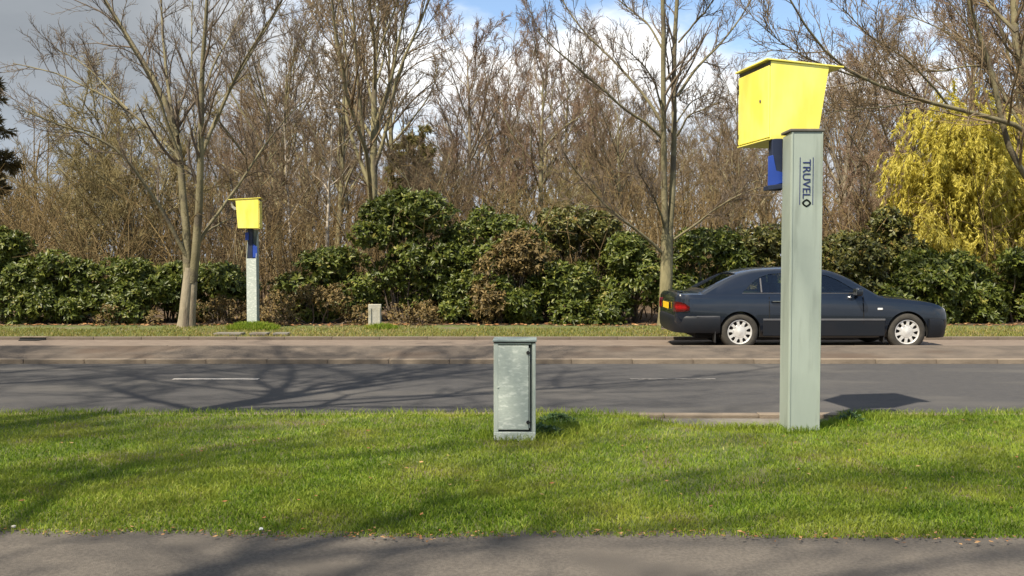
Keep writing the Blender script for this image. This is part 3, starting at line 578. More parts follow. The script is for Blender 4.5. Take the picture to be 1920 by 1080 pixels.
roadside_tree('roadside_tree', 'bare double-stemmed tree behind the tail of the dark car', 18.9, (1246, 612),
  [([(1246, 616), (1248, 560), (1250, 500), (1251, 440)], 12.5, 11)],
  [([(1248, 460), (1246, 380), (1245, 300), (1243, 230), (1242, 150), (1241, 60), (1240, 0), (1239, -130)], 9.5, 4.5, -0.4),
   ([(1254, 460), (1262, 390), (1268, 300), (1270, 220), (1270, 140), (1272, 60), (1276, 0), (1284, -120)], 9, 4.5, 0.6),
   ([(1244, 262), (1220, 232), (1185, 217), (1160, 200), (1140, 175), (1100, 140), (1075, 118), (1045, 95), (1010, 60)], 4.6, 1.4, -1.0),
   ([(1243, 235), (1215, 180), (1180, 145), (1150, 105), (1120, 85), (1095, 55), (1065, 15), (1050, -15)], 4.6, 1.6, 1.2),
   ([(1243, 215), (1232, 160), (1215, 130), (1180, 95)], 3, 1.3, -1.2),
   ([(1247, 480), (1225, 455), (1195, 432), (1165, 410), (1130, 375), (1105, 345), (1085, 320), (1060, 280)], 4.6, 1.3, -1.4),
   ([(1246, 430), (1238, 395), (1225, 365), (1200, 330)], 3.2, 1.2, -1.0),
   ([(1270, 180), (1295, 140), (1330, 110), (1365, 70), (1395, 30), (1412, -5)], 4.5, 1.5, 0.9),
   ([(1269, 255), (1290, 215), (1320, 200), (1350, 190)], 3, 1.2, -1.0),
   ([(1262, 450), (1300, 425), (1340, 395), (1380, 370), (1430, 350)], 3.6, 1.2, -1.5),
   ([(1269, 230), (1290, 195), (1312, 180), (1345, 165)], 2.6, 1.0, 1.4),
   ([(1241, 90), (1215, 40), (1175, 10), (1140, -20)], 3, 1.2, 1.0),
   ([(1272, 80), (1300, 40), (1330, 5), (1350, -30)], 3, 1.4, -1.0)],
  'bark', 'twig_dark', 102, dens=0.8)
roadside_tree('roadside_tree', 'leaning bare tree at the right edge with one long branch sloping over the yellow box', 18.6, (2015, 612),
  [([(2015, 616), (2008, 540), (2002, 470), (1998, 400)], 22, 19)],
  [([(2000, 440), (1950, 362), (1920, 327), (1897, 300), (1877, 233), (1860, 127), (1840, 73), (1813, 10), (1800, -60)], 9.5, 4.5, -0.5),
   ([(2000, 410), (1985, 300), (1960, 250), (1920, 236), (1885, 222), (1840, 213), (1780, 200), (1720, 185), (1660, 162), (1610, 146), (1570, 125), (1530, 85), (1500, 40), (1478, -10)], 8.5, 2.2, -1.6),
   ([(2000, 410), (1985, 300), (1950, 200), (1915, 130), (1905, 60), (1906, 0), (1900, -90)], 15, 8, 0.7),
   ([(1915, 235), (1880, 180), (1850, 120), (1800, 80), (1760, 50), (1700, 30)], 4, 1.4, 1.2),
   ([(1780, 200), (1730, 140), (1680, 95), (1620, 60), (1580, 10)], 3.2, 1.2, -1.8),
   ([(1640, 155), (1570, 130), (1520, 115), (1470, 85), (1420, 40)], 3, 1.1, -1.6),
   ([(1730, 188), (1660, 200), (1590, 205), (1530, 215)], 2.6, 1.0, -1.6),
   ([(1905, 60), (1860, 20), (1830, -20), (1800, -70)], 5, 3, 1.0),
   ([(1860, 130), (1820, 118), (1770, 135), (1710, 130), (1660, 120)], 2.6, 1.0, 0.6)],
  'bark', 'twig', 103, dens=1.35)

# ---- evergreen shrubs
def leaf_cloud(name, C, A, L, W, rng, per, spread=(35, 85), tintmu=0.0):
    """rosettes of folded diamond leaves: centres C, axes A"""
    n = len(C); m = n * per
    ax = np.repeat(unit(A), per, 0); c = np.repeat(C, per, 0)
    rv = unit(rng.normal(0, 1, (m, 3))); perp = unit(rv - (rv * ax).sum(1, keepdims=True) * ax)
    th = np.radians(rng.uniform(spread[0], spread[1], m))[:, None]
    d = unit(ax * np.cos(th) + perp * np.sin(th)); d[:, 2] -= 0.15; d = unit(d)
    side = unit(np.cross(d, ax) + rng.normal(0, 0.15, (m, 3))); nrm = unit(np.cross(side, d))
    l = L * rng.uniform(0.6, 1.25, m)[:, None]; w = W * rng.uniform(0.75, 1.25, m)[:, None]
    b = c + d * l * 0.08
    V = np.stack([b, b + d * l * 0.5 + side * w + nrm * w * 0.25, b + d * l - nrm * l * 0.12, b + d * l * 0.5 - side * w + nrm * w * 0.25], 1).reshape(-1, 3)
    i = np.arange(m) * 4; F = np.concatenate([np.stack([i, i + 1, i + 2], -1), np.stack([i, i + 2, i + 3], -1)])
    t = np.clip(np.repeat(rng.normal(0, 0.13, n), per) + rng.beta(2, 2.8, m) + tintmu, 0, 1)
    return V, F, np.repeat(t, 4)
def shrub(px, w_px, top_y, Y, mat, label, seed, leaf=(0.125, 0.026), n=900, per=8, name='evergreen_shrub', low=0.0, depth=1.0, group='shrubs of the hedge along the far verge', cat='shrub', tintmu=0.0):
    rng = np.random.default_rng(seed); s = F_PX / Y
    x0 = (px - 960) / s; H = at_y(px, top_y, Y).z; W = w_px / s / 2
    e = empty(name, (x0, Y, 0.0)); tag(e, label, cat, group)
    lobes = []
    H *= 1.06; W *= 1.08; n = int(n * 1.55); nl = max(8, int(W * H * 8))
    for i in range(nl):
        u = rng.uniform(-1, 1); hh = H * math.sqrt(max(0.06, 1 - (abs(u) ** 2.4) * 0.75)); v = (rng.uniform(low, 1) ** 0.8) if i % 3 else rng.uniform(0.85, 1.0)
        rr = rng.uniform(0.26, 0.50) * min(1.0, 0.45 + 0.3 * H)
        lobes.append((u * (W - rr * 0.4), rng.uniform(-0.45, 0.45) * depth * (1.25 - 0.55 * v), max(rr * 0.6, (hh - rr) * v), rr * rng.uniform(0.9, 1.25), rr, rr * rng.uniform(0.7, 0.95)))
    lb = np.array(lobes); area = lb[:, 3] * lb[:, 5]; pick = rng.choice(nl, n, p=area / area.sum())
    d = unit(rng.normal(0, 1, (n, 3)) + np.array([0, -0.35, 0.25])); rad = np.where(rng.uniform(0, 1, n) < 0.8, rng.uniform(0.82, 1.06, n), rng.uniform(0.3, 0.85, n))
    C = lb[pick, :3] + d * lb[pick, 3:] * rad[:, None]; C[:, 2] = np.maximum(C[:, 2], 0.05)
    A = unit(d + np.array([0, -0.1, 0.45]) + rng.normal(0, 0.3, (n, 3)))
    V, F, t = leaf_cloud(name, C, A, leaf[0], leaf[1], rng, per, tintmu=tintmu)
    link('foliage', np_mesh('foliage', V, F, t), M[mat], e)
    sm = Mesher(); k = 6; ns = len(lb)
    z = np.linspace(0, 1, k)[None, :, None]; B = np.stack([lb[:, 0] * 0.35, lb[:, 1] * 0.3, 0 * lb[:, 0]], -1)
    P = B[:, None] * (1 - z) + lb[:, None, :3] * z + rng.normal(0, 0.03, (ns, k, 3)); sm.tubes(P, taper_r(0.022, 0.008, k, ns), 4)
    A2, RA2 = spawn(P, taper_r(0.022, 0.008, k, ns), 4, (0.3, 1), (0.2, 0.5), (25, 65), 4, 0.15, 0.2, 0.5, 0.005, rng); sm.tubes(A2, RA2, 3)
    link('stems', sm.mesh('stems'), M['twig_dark'], e)
    return e
SHRUBS = [
 (8, 150, 432, 20.0, 'leaf', 'tall glossy evergreen bush cut off by the left edge', 1100),
 (112, 190, 470, 19.9, 'leaf', 'glossy evergreen bush second from the left edge', 1150),
 (232, 170, 478, 19.8, 'leaf', 'glossy evergreen bush left of the pale tree trunk', 1050),
 (318, 120, 486, 20.2, 'leaf', 'dark evergreen bush directly behind the pale tree trunk', 650),
 (418, 130, 492, 20.1, 'leaf', 'low dark evergreen bush between pale trunk and far speed camera', 560),
 (625, 150, 462, 20.4, 'leaf', 'light green bush left of the tallest dark laurel', 760),
 (560, 110, 510, 20.6, 'leaf_olive', 'small olive bush right of the far speed camera', 420),
 (765, 205, 358, 20.2, 'leaf', 'tallest dark green laurel, above and right of the concrete marker', 2100),
 (925, 190, 388, 20.5, 'leaf', 'dark green laurel behind the grey cabinet', 1500),
 (1085, 210, 385, 21.2, 'leaf_olive', 'yellow-olive leafy bush high in the hedge left of the double-stemmed tree', 1500),
 (905, 170, 505, 19.75, 'leaf', 'low glossy bush at the hedge foot behind the grey cabinet', 900),
 (1060, 190, 490, 19.8, 'leaf', 'low glossy bush at the hedge foot between cabinet and dark car', 1050),
 (1185, 150, 440, 20.0, 'leaf', 'dark glossy bush just left of the double-stemmed trunk', 1050),
 (1325, 160, 425, 20.3, 'leaf', 'dark evergreen bush above the rear window of the car', 900),
 (1425, 150, 405, 20.9, 'leaf_olive', 'olive bush above the car roof left of the near grey post', 850),
 (1575, 140, 420, 20.2, 'leaf_olive', 'dull olive bush above the car windscreen', 950),
 (1655, 130, 398, 20.8, 'leaf_olive', 'tall olive bush above the car bonnet', 1000),
 (1725, 150, 468, 19.9, 'leaf', 'glossy green bush just beyond the car bonnet', 850),
 (1805, 130, 470, 20.1, 'leaf', 'glossy green bush in front of the yellow shrub', 800),
 (1895, 150, 456, 20.0, 'leaf', 'glossy green bush at the right edge under the yellow shrub', 1050),
]
for i, (px, w, ty, Y, m, lab, n) in enumerate(SHRUBS):
    shrub(px, w, ty, Y, m, lab, 200 + i, n=n, tintmu=0.08 if 'light' in lab else 0.0)
shrub(962, 115, 425, 19.7, 'leaf_brown', 'withered brown-leaved bush in the middle of the hedge', 300, n=620, per=7, low=0.15, leaf=(0.11, 0.02))
shrub(590, 210, 528, 19.6, 'leaf_brown', 'brown withered bramble between far speed camera and concrete marker', 301, n=620, per=5, leaf=(0.075, 0.014), name='bramble')
shrub(775, 120, 560, 19.5, 'leaf_brown', 'low brown bramble right of the concrete marker', 302, n=300, per=5, leaf=(0.075, 0.014), name='bramble')
shrub(425, 130, 545, 19.6, 'leaf_brown', 'low brown bramble just left of the far speed camera', 303, n=300, per=5, leaf=(0.075, 0.014), name='bramble')
shrub(250, 110, 560, 19.4, 'leaf_brown', 'patch of brown bramble in front of the left evergreen bushes', 304, n=200, per=5, leaf=(0.075, 0.014), name='bramble')

# ---- yellow shrub (golden drooping twigs) on the right
def golden(px, w_px, top_y, Y, label, seed, n):
    rng = np.random.default_rng(seed); s = F_PX / Y; x0 = (px - 960) / s; H = at_y(px, top_y, Y).z; W = w_px / s / 2
    e = empty('yellow_shrub', (x0, Y, 0)); tag(e, label, 'shrub', 'yellow shrubs behind the hedge')
    m = 46; k = 9; a = rng.uniform(0, 6.28, m); z = np.linspace(0, 1, k)[None]
    reach = W * rng.uniform(0.15, 1.0, m); hh = H * (1 - 0.45 * (reach / W) ** 2) * rng.uniform(0.5, 1.0, m)
    P = np.stack([(np.cos(a) * reach)[:, None] * z ** 1.5, (np.sin(a) * reach * 0.6)[:, None] * z ** 1.5, hh[:, None] * np.sin(z * 1.75) / math.sin(1.5708)], -1) + np.cumsum(rng.normal(0, 0.02, (m, k, 3)), 1)
    Rr = taper_r(0.028, 0.008, k, m); ms = Mesher(); ms.tubes(P, Rr, 4, rng.uniform(0.2, 0.8, m))
    A, RA = spawn(P, Rr, 13, (0.22, 1), (0.22, 0.42), (20, 60), 7, 0.11, -0.15, 0.5, 0.006, rng); ms.tubes(A, RA, 3, rng.uniform(0.2, 0.8, len(A)))
    link('stems', ms.mesh('stems'), M['gold_stem'], e)
    D, RD = spawn(A, RA, 4, (0.1, 1), (0.7, 1.2), (15, 60), 4, 0.10, -1.9, 0.6, 0.006, rng, 0.3)
    ms2 = Mesher(); ms2.tubes(D, RD, 3, np.repeat(rng.uniform(0, 0.8, len(D)), 1)); link('twigs', ms2.mesh('twigs'), M['gold'], e)
    f = rng.uniform(0, 1, n); q = rng.integers(0, len(D), n); i0 = np.minimum((f * 3).astype(int), 2); C = D[q, i0] + (D[q, i0 + 1] - D[q, i0]) * rng.uniform(0, 1, (n, 1))
    V, F, t = leaf_cloud('l', C, unit(unit(D[q, i0 + 1] - D[q, i0]) + rng.normal(0, 0.3, (n, 3))), 0.14, 0.0125, rng, 3, (5, 26))
    t = np.clip(t + 0.15 + np.repeat(0.35 * smooth_noise(C[:, 0] * 1.3, C[:, 2] * 1.3, seed), 12), 0, 1)
    link('foliage', np_mesh('foliage', V, F, t), M['gold'], e)
golden(1795, 330, 178, 22.2, 'bright yellow drooping shrub above the car bonnet', 400, 38000)
golden(1935, 280, 190, 22.8, 'yellow shrub cut off by the right edge', 401, 22000)

# ---- conifers
def conifer(px, Y, H, label, seed, w, z0=0.25, mat='needle'):
    rng = np.random.default_rng(seed); x0 = (px - 960) / F_PX * Y
    e = empty('conifer', (x0, Y, 0)); tag(e, label, 'tree', 'dark conifers in the wood')
    k = 10; z = np.linspace(0, H, k); P = np.stack([0 * z, 0 * z, z], -1)[None]; Rr = taper_r(0.2, 0.03, k)
    tm = Mesher(); tm.tubes(P, Rr, 8)
    A, RA = spawn(P, Rr, 60, (z0, 0.98), (w * 0.7, w), (70, 95), 8, 0.07, 0.02, 0.14, 0.012, rng, taper=0.72); A[:, :, 2] -= 0.10 * (np.linspace(0, 1, 8)[None] ** 2) * 2; tm.tubes(A, RA, 4)
    link('trunk', tm.mesh('trunk'), M['twig'], e)
    B, RB = spawn(A, RA, 9, (0.2, 1), (0.25, 0.45), (35, 60), 5, 0.08, -0.25, 0.5, 0.008, rng)
    n = 5500; q = rng.integers(0, len(B), n); i0 = rng.integers(0, 4, n); C = B[q, i0] + (B[q, i0 + 1] - B[q, i0]) * rng.uniform(0, 1, (n, 1))
    V, F, t = leaf_cloud('n', C, unit(B[q, i0 + 1] - B[q, i0]), 0.24, 0.022, rng, 4, (15, 55))
    link('foliage', np_mesh('foliage', V, F, t), M[mat], e)
conifer(-58, 26, 8.2, 'dark conifer bough reaching in at the left edge', 500, 0.26, 0.45)
conifer(775, 41, 7.4, 'dull olive conifer behind the tallest laurel', 501, 0.42, 0.25, 'needle_olive')

# ---- trees standing behind the viewer; only their branch shadows reach the picture
SHTREE = dict(r=0.15, th=0.72, n1=20, t1=(0.36, 1.0), l1=(0.45, 0.75), a1=(25, 62), up=0.22, n2=7, n3=5, n4=3, tp=0.3, tw=0.009)
VAR['near0'] = bare_tree_meshes('bare_near0', 15, 61, SHTREE)
# (most crowns widened along the road, flattened across it, so shadows fall as bands)
for var, X, Y, sc, rz, fx, fy, lab in (
    ('near0', -5.4, 6.6, 1.0, 0.0, 1.7, 0.75, 'bare verge tree just out of view on the left, shading the near road'),
    ('near0', -9.4, 1.7, 1.10, 0.0, 1.8, 0.5, 'bare tree beside the viewer, shading the left of the lawn'),
    ('near0', -5.8, 0.4, 1.05, math.pi, 1.9, 0.5, 'bare tree close beside the viewer, shading the middle of the lawn'),
    ('near0', -11.6, 7.2, 1.05, 1.3, 1.0, 1.0, 'bare verge tree far out to the left, shading the left of the near road'),
    ('spread0', -3.7, -1.7, 0.9, 0.0, 1.3, 0.6, 'smaller bare tree behind the viewer, shading the footpath')):
    e = place_tree(var, 0, Y, sc, rz, 'bark', 'twig', lab, 'bare trees behind the viewer', 'bare_tree', X=X, z=-0.1)
    e.scale = (sc * fx, sc * fy, sc)

# ================================================================== SPEED CAMERAS
def text_mesh(body, size, depth):
    cu = bpy.data.curves.new('text', 'FONT'); cu.body = body; cu.size = size; cu.extrude = depth; cu.align_x = 'LEFT'
    o = bpy.data.objects.new('tmp', cu); COL.objects.link(o); dg = bpy.context.evaluated_depsgraph_get(); dg.update()
    me = bpy.data.meshes.new_from_object(o.evaluated_get(dg)); bpy.data.objects.remove(o); return me
def speed_camera(loc, rz, label, Hc, Hf, zb, near):
    """local frame: tall casing plate faces -y, camera housing looks along +x"""
    e = empty('speed_camera', loc, rz); tag(e, label, 'speed camera', 'roadside speed cameras')
    w, d = (0.275, 0.25) if near else (0.205, 0.20)
    t = 0.012
    # casing: tall back plate, sloped side cheeks, lower front plate
    bm = bmesh.new()
    add_box(bm, (0, t / 2, Hc / 2 - 0.1), (w, t, Hc + 0.2), None, 0.004, 2)
    back = bm_obj('casing_plate', bm, M['galv'], e)
    for s in (-1, 1):
        prism('casing_cheek', [(t + 0.001, -0.2), (d - t, -0.2), (d - t, Hf), (d - t, Hf + 0.02), (d * 0.55 if not near else d - t, Hc - (0.18 if not near else 0.02)), (t + 0.001, Hc - 0.004)], 'x', s * w / 2 - (t if s > 0 else 0), s * w / 2 + (t if s < 0 else 0), M['galv'], e, 0.002)
    box('casing_front', (0, d - t / 2 + 0.001, Hf / 2 - 0.1), (w, t, Hf + 0.2), M['galv_worn'] if not near else M['galv'], e, bevel=0.003)
    # raised fold along the left corner, as on the pressed casing
    box('corner_fold', (-w / 2 + 0.012, -0.0035, Hc / 2 - 0.1), (0.010, 0.006, Hc + 0.19), M['galv'], e, bevel=0.002)
    box('corner_fold', (w / 2 - 0.008, -0.0035, Hc / 2 - 0.1), (0.008, 0.006, Hc + 0.19), M['galv'], e, bevel=0.002)
    if near:
        bm = bmesh.new(); add_box(bm, (0, d / 2 - 0.002, Hc + 0.012), (w + 0.026, d + 0.02, 0.024), None, 0.006, 2); bm_obj('cap', bm, M['cap'], e)
    # mast and blue bracket inside / behind the casing
    mx, my = (-0.20, 0.34) if near else (0.0, 0.13)
    box('mast', (mx + 0.03, my, (zb + Hf * 0.8) / 2 if not near else zb - 0.22), (0.10, 0.10, zb - Hf * 0.8 if not near else 0.46), M['mast'], e, bevel=0.008)
    if near:
        prism('bracket', [(-0.255, zb - 0.42), (-0.06, zb - 0.37), (-0.06, zb - 0.31), (-0.185, zb - 0.28), (-0.21, zb - 0.14), (-0.255, zb - 0.15)], 'y', my - 0.07, my - 0.055, M['blue'], e, 0.003)
        prism('bracket', [(-0.26, zb - 0.45), (0.12, zb - 0.41), (0.12, zb - 0.37), (-0.26, zb - 0.41)], 'y', d - t, my + 0.06, M['mast'], e, 0.003)
    else:
        prism('bracket', [(-0.115, Hf + 0.02), (0.07, Hf + 0.02), (0.07, Hf + 0.16), (-0.0, Hf + 0.19), (-0.03, Hf + 0.30), (-0.115, Hf + 0.24)], 'y', d - 0.05, d - 0.03, M['blue'], e, 0.003)
        prism('bracket', [(0.05, zb - 0.24), (0.12, zb - 0.24), (0.12, zb - 0.08), (0.05, zb - 0.08)], 'y', my + 0.055, my + 0.07, M['blue'], e, 0.003)
    # housing
    yaw = R(11) if near else R(9)
    hs = empty('housing', (0, 0, 0)); hs.parent = e
    hs.location = (-0.235, 0.285, zb) if near else (-0.12, -0.15, zb); hs.rotation_euler = (0, 0, yaw)
    W, Lt, Lb, H = (0.62, 0.56, 0.46, 0.70) if near else (0.46, 0.455, 0.415, 0.62)
    def part(o): return o
    prof = [(0.0, 0.0), (Lb, 0.0), (Lt, H - 0.055), (Lt, H - 0.03), (0.0, H - 0.005)]
    bm = bmesh.new(); add_prism(bm, prof, 'y', 0.0, W); bmesh.ops.bevel(bm, geom=bm.edges[:], offset=0.006, segments=2, affect='EDGES', profile=0.5)
    bd = bm_obj('body', bm, M['yellow'], hs)
    prism('roof_hood', [(-0.045, H + 0.002), (Lt + 0.145, H - 0.040), (Lt + 0.145, H - 0.027), (-0.045, H + 0.016)], 'y', -0.012, W + 0.012, M['yellow'], hs, 0.002)
    box('rear_door', (-0.010, W / 2, H / 2 - 0.012), (0.016, W - 0.012, H - 0.065), M['yellow'], hs, bevel=0.004)
    box('door_seal', (-0.0015, W / 2, 0.016), (0.004, W - 0.02, 0.010), M['dark'], hs)
    box('roof_shade_strip', (-0.004, W / 2, H - 0.024), (0.006, W - 0.006, 0.040), M['cap'], hs)  # dark strip standing in for the shade under the roof overhang
    box('bottom_flange', (-0.012, W / 2, 0.0035), (0.026, W - 0.004, 0.011), M['yellow'], hs, bevel=0.002)
    for zz in (0.10, H - 0.13, H - 0.18):
        cyl('hinge', (-0.020, W - 0.012, zz), 0.009, 0.035, M['black'], hs, 'z', 10)
    cyl('lock', (-0.020, 0.16, H * 0.52), 0.013, 0.008, M['cap'], hs, 'x', 14)
    # lens window behind the sloping front
    fr = Vector((Lt - Lb, 0, H - 0.055)).normalized(); ang = math.atan2(fr.x, fr.z)
    rot = Matrix.Rotation(ang, 3, 'Y')
    c = Vector((Lb, W / 2, 0)) + fr * (H * 0.55); nx = Vector((fr.z, 0, -fr.x))
    box('window_frame', c + nx * 0.006, (0.014, W * 0.72, H * 0.5), M['cap'], hs, rot, 0.003)
    box('window_pane', c + nx * 0.015, (0.006, W * 0.64, H * 0.42), M['dark'], hs, rot)
    if not near:
        prism('lens_flap', [(Lt - 0.03, H - 0.24), (Lt + 0.03, H - 0.245), (Lt + 0.08, H - 0.19), (Lt + 0.10, H - 0.12), (Lt + 0.065, H - 0.115), (Lt + 0.045, H - 0.165), (Lt + 0.0, H - 0.19)], 'y', W * 0.55, W * 0.95, M['concrete'], hs, 0.003)
    if near:
        # lettering reads downwards: letter tops face right
        z0 = Hc - 0.235; s = 0.096
        tx = text_mesh('TRUVEL', s, 0.001); o = link('lettering', tx, M['navy'], e); xs = [v.co.x for v in tx.vertices]; k = 0.335 / (max(xs) - min(xs))
        o.matrix_local = Matrix.Translation((-0.036, -0.0035, z0)) @ Matrix(((0, 1, 0, 0), (0, 0, -1, 0), (-1, 0, 0, 0), (0, 0, 0, 1))) @ Matrix.Diagonal((k, 1, 1, 1))
        bm = bmesh.new(); n = 24; zc = z0 - 0.335 - 0.040; ro, ri = [], []
        for i in range(n):
            a = 2 * math.pi * i / n; f = 1 / (abs(math.cos(a)) ** 1.35 + abs(math.sin(a)) ** 1.35) ** (1 / 1.35)
            for lst, sc in ((ro, 1.0), (ri, 0.62)): lst.append(bm.verts.new((-0.002 + 0.040 * sc * f * math.cos(a), -0.0036, zc + 0.034 * sc * f * math.sin(a))))
        for i in range(n): bm.faces.new((ro[i], ro[(i + 1) % n], ri[(i + 1) % n], ri[i]))
        bmesh.ops.solidify(bm, geom=bm.faces[:], thickness=0.001); bm_obj('lettering', bm, M['navy'], e)
        for xx, z1 in ((0.052, 0.012), (-0.060, 0.012)):
            box('printed_rule', (xx, -0.0012, z0 - 0.20 + z1), (0.006, 0.002, 0.405), M['navy'], e)
    return e
P_POST = at_z(1503, 812, 0.0)
speed_camera((P_POST.x + 0.02, P_POST.y, 0.0), 0.0, 'large near speed camera: yellow box on a grey-green post', 2.60, 2.0, 2.57, True)
pf = at_y(471, 608, 18.3)
speed_camera((pf.x, pf.y + 0.25, pf.z), math.pi, 'small far speed camera: yellow box on a pale post beside the roadside tree', 1.96, 1.36, 1.98, False)
# grassy mound round the far post
def mound(px, py, Y, rx, h, n, seed, label):
    r = np.random.default_rng(seed); c = at_y(px, py, Y)
    a = r.uniform(0, 6.28, n); q = np.sqrt(r.uniform(0, 1, n)); x = c.x + np.cos(a) * q * rx; y = c.y + np.sin(a) * q * rx * 0.5
    me = grass('grass_mound', x, y, lambda u, v: far_z(u, v) + h * np.clip(1 - ((u - c.x) / rx) ** 2 - ((v - c.y) / (rx * .5)) ** 2, 0, 1), 0.09, 0.012, r, None, lambda u, v: 0.05 + 0 * u)
    tag(link('grass_mound', me, M['grass']), label, 'grass', kind='stuff')
mound(475, 612, 18.25, 0.55, 0.10, 2600, 9, 'grassy hump round the foot of the far post')
mound(715, 614, 18.3, 0.35, 0.05, 900, 10, 'grass tuft at the foot of the concrete marker')
# flat paving stones by the kerb near the far camera
for i, (px, w) in enumerate(((430, 0.55), (487, 0.35), (528, 0.30))):
    p = at_y(px, 627, 17.35); o = box('paving_slab', (p.x, p.y, 0.012), (w, 0.28, 0.05), M['pad'], None, Matrix.Rotation(0.05 * (i - 1), 3, 'Z'), 0.01)
    tag(o, ('longest pale slab in the grass left of the far post', 'middle pale slab in the grass in front of the far post', 'right-hand pale slab in the grass by the far post')[i], 'slab', 'slabs set in the far grass')

# ================================================================== GREY CABINET
def cabinet():
    p = at_z(965, 829, 0.0); e = empty('cabinet', (p.x, p.y, 0), R(-1.5)); tag(e, 'grey metal roadside cabinet with scuffed door on the grass', 'cabinet')
    W, D, H = 0.345, 0.25, 0.83
    box('carcass', (0, D / 2 + 0.012, H / 2 - 0.03), (W - 0.004, D - 0.02, H + 0.06), M['galv_frame'], e, bevel=0.004)
    # front frame rails
    box('frame_rail', (-W / 2 + 0.019, 0, 0.455), (0.038, 0.03, 0.74), M['galv_frame'], e, bevel=0.005)
    box('frame_rail', (W / 2 - 0.014, 0, 0.455), (0.028, 0.03, 0.74), M['galv_frame'], e, bevel=0.005)
    box('frame_rail', (0, 0, H - 0.011), (W - 0.07, 0.029, 0.022), M['galv_frame'], e, bevel=0.004)
    box('plinth', (0, -0.001, 0.034), (W, 0.034, 0.104), M['galv_worn'], e, bevel=0.005)
    box('door_gap', (-0.005, 0.010, 0.45), (W - 0.07, 0.006, 0.72), M['dark'], e)
    box('door', (-0.010, -0.003, 0.452), (W - 0.094, 0.022, 0.695), M['galv_worn'], e, bevel=0.004)
    box('door_edge', (W / 2 - 0.050, -0.016, 0.45), (0.005, 0.006, 0.66), M['galv_frame'], e, bevel=0.002)
    for zz in (0.168, 0.742):
        l = cyl('lock', (W / 2 - 0.062, -0.019, zz), 0.015, 0.012, M['black'], e, 'y', 16); box('lock_slot', (W / 2 - 0.048, -0.017, zz), (0.022, 0.008, 0.010), M['black'], e)
    box('latch', (-W / 2 + 0.036, -0.016, 0.455), (0.016, 0.006, 0.014), M['galv_frame'], e, bevel=0.002)
    bm = bmesh.new(); add_box(bm, (0, D / 2, H + 0.008), (W + 0.016, D + 0.05, 0.015), None, 0.003, 2); bm_obj('lid', bm, M['lid'], e)
    box('lid_shade_strip', (0, -0.004, H - 0.004), (W - 0.002, 0.034, 0.009), M['dark'], e)  # shadow under the lid, put in as a dark strip
cabinet()
# ---- concrete marker in the far verge
def marker():
    p = at_y(703, 612, 18.55); e = empty('concrete_marker', (p.x, p.y, far_z(np.array([p.x]), np.array([p.y]))[0]), R(6)); tag(e, 'short pale concrete marker post in front of the bramble', 'marker post')
    box('post', (0, 0, 0.215), (0.27, 0.12, 0.55), M['concrete'], e, bevel=0.012)
    box('corner_rib', (-0.092, -0.064, 0.19), (0.045, 0.03, 0.46), M['concrete'], e, bevel=0.006)
    box('corner_rib', (0.098, -0.064, 0.19), (0.035, 0.03, 0.46), M['concrete'], e, bevel=0.006)
    box('footing', (-0.12, -0.09, -0.01), (0.16, 0.16, 0.06), M['concrete'], e, bevel=0.01)
marker()
# ---- weeds at the cabinet foot
def weeds(px, py, rad, n, seed, label):
    r = np.random.default_rng(seed); c = at_z(px, py, 0.0); a = r.uniform(0, 6.28, n); q = np.sqrt(r.uniform(0, 1, n)) * rad
    C = np.stack([np.cos(a) * q, np.sin(a) * q * 0.7, r.uniform(0.02, 0.08, n) * (1.3 - q / rad)], -1)
    V, F, t = leaf_cloud('w', C, np.tile([[0, -0.2, 1.0]], (n, 1)), 0.045, 0.012, r, 6, (35, 80))
    o = link('weed', np_mesh('weed', V, F, t), M['weed']); o.location = c; tag(o, label, 'weed', 'weeds in the near lawn')
weeds(1022, 818, 0.17, 150, 1, 'leafy green weed patch right of the cabinet foot')
weeds(1045, 795, 0.16, 120, 2, 'leafy weed patch behind and right of the cabinet')
weeds(1595, 792, 0.10, 60, 3, 'dark leafy weed at the turf edge right of the near post')
# ---- two scraps of litter
def scrap(px, py, s, mat, label, seed):
    r = random.Random(seed); p = at_z(px, py, 0.02); bm = bmesh.new(); bmesh.ops.create_icosphere(bm, subdivisions=2, radius=s)
    for v in bm.verts: v.co *= r.uniform(0.6, 1.25); v.co.z *= 0.55
    o = bm_obj('litter_scrap', bm, mat); o.location = (p.x, p.y, 0.012 + s * 0.3); tag(o, label, 'litter', 'litter on the near lawn')
scrap(489, 990, 0.012, M['white'], 'crumpled white scrap near the path edge', 1)
scrap(25, 986, 0.013, M['concrete'], 'tan scrap in the grass at the lower left', 2)

# ================================================================== CAR
def catmull(xs, ys, q):
    xs = np.array(xs, float); ys = np.array(ys, float); m = np.gradient(ys, xs); i = np.clip(np.searchsorted(xs, q) - 1, 0, len(xs) - 2)
    h = xs[i + 1] - xs[i]; t = (q - xs[i]) / h
    return (2 * t**3 - 3 * t**2 + 1) * ys[i] + (t**3 - 2 * t**2 + t) * h * m[i] + (-2 * t**3 + 3 * t**2) * ys[i + 1] + (t**3 - t**2) * h * m[i + 1]
def loft(secs):
    """secs: list of rings (same count) -> closed bmesh with caps"""
    bm = bmesh.new(); rows = [[bm.verts.new(p) for p in s] for s in secs]; n = len(rows[0])
    for a, b in zip(rows, rows[1:]):
        for i in range(n): bm.faces.new((a[i], a[(i + 1) % n], b[(i + 1) % n], b[i]))
    bm.faces.new(rows[0]); bm.faces.new(rows[-1][::-1]); bmesh.ops.recalc_face_normals(bm, faces=bm.faces[:]); return bm
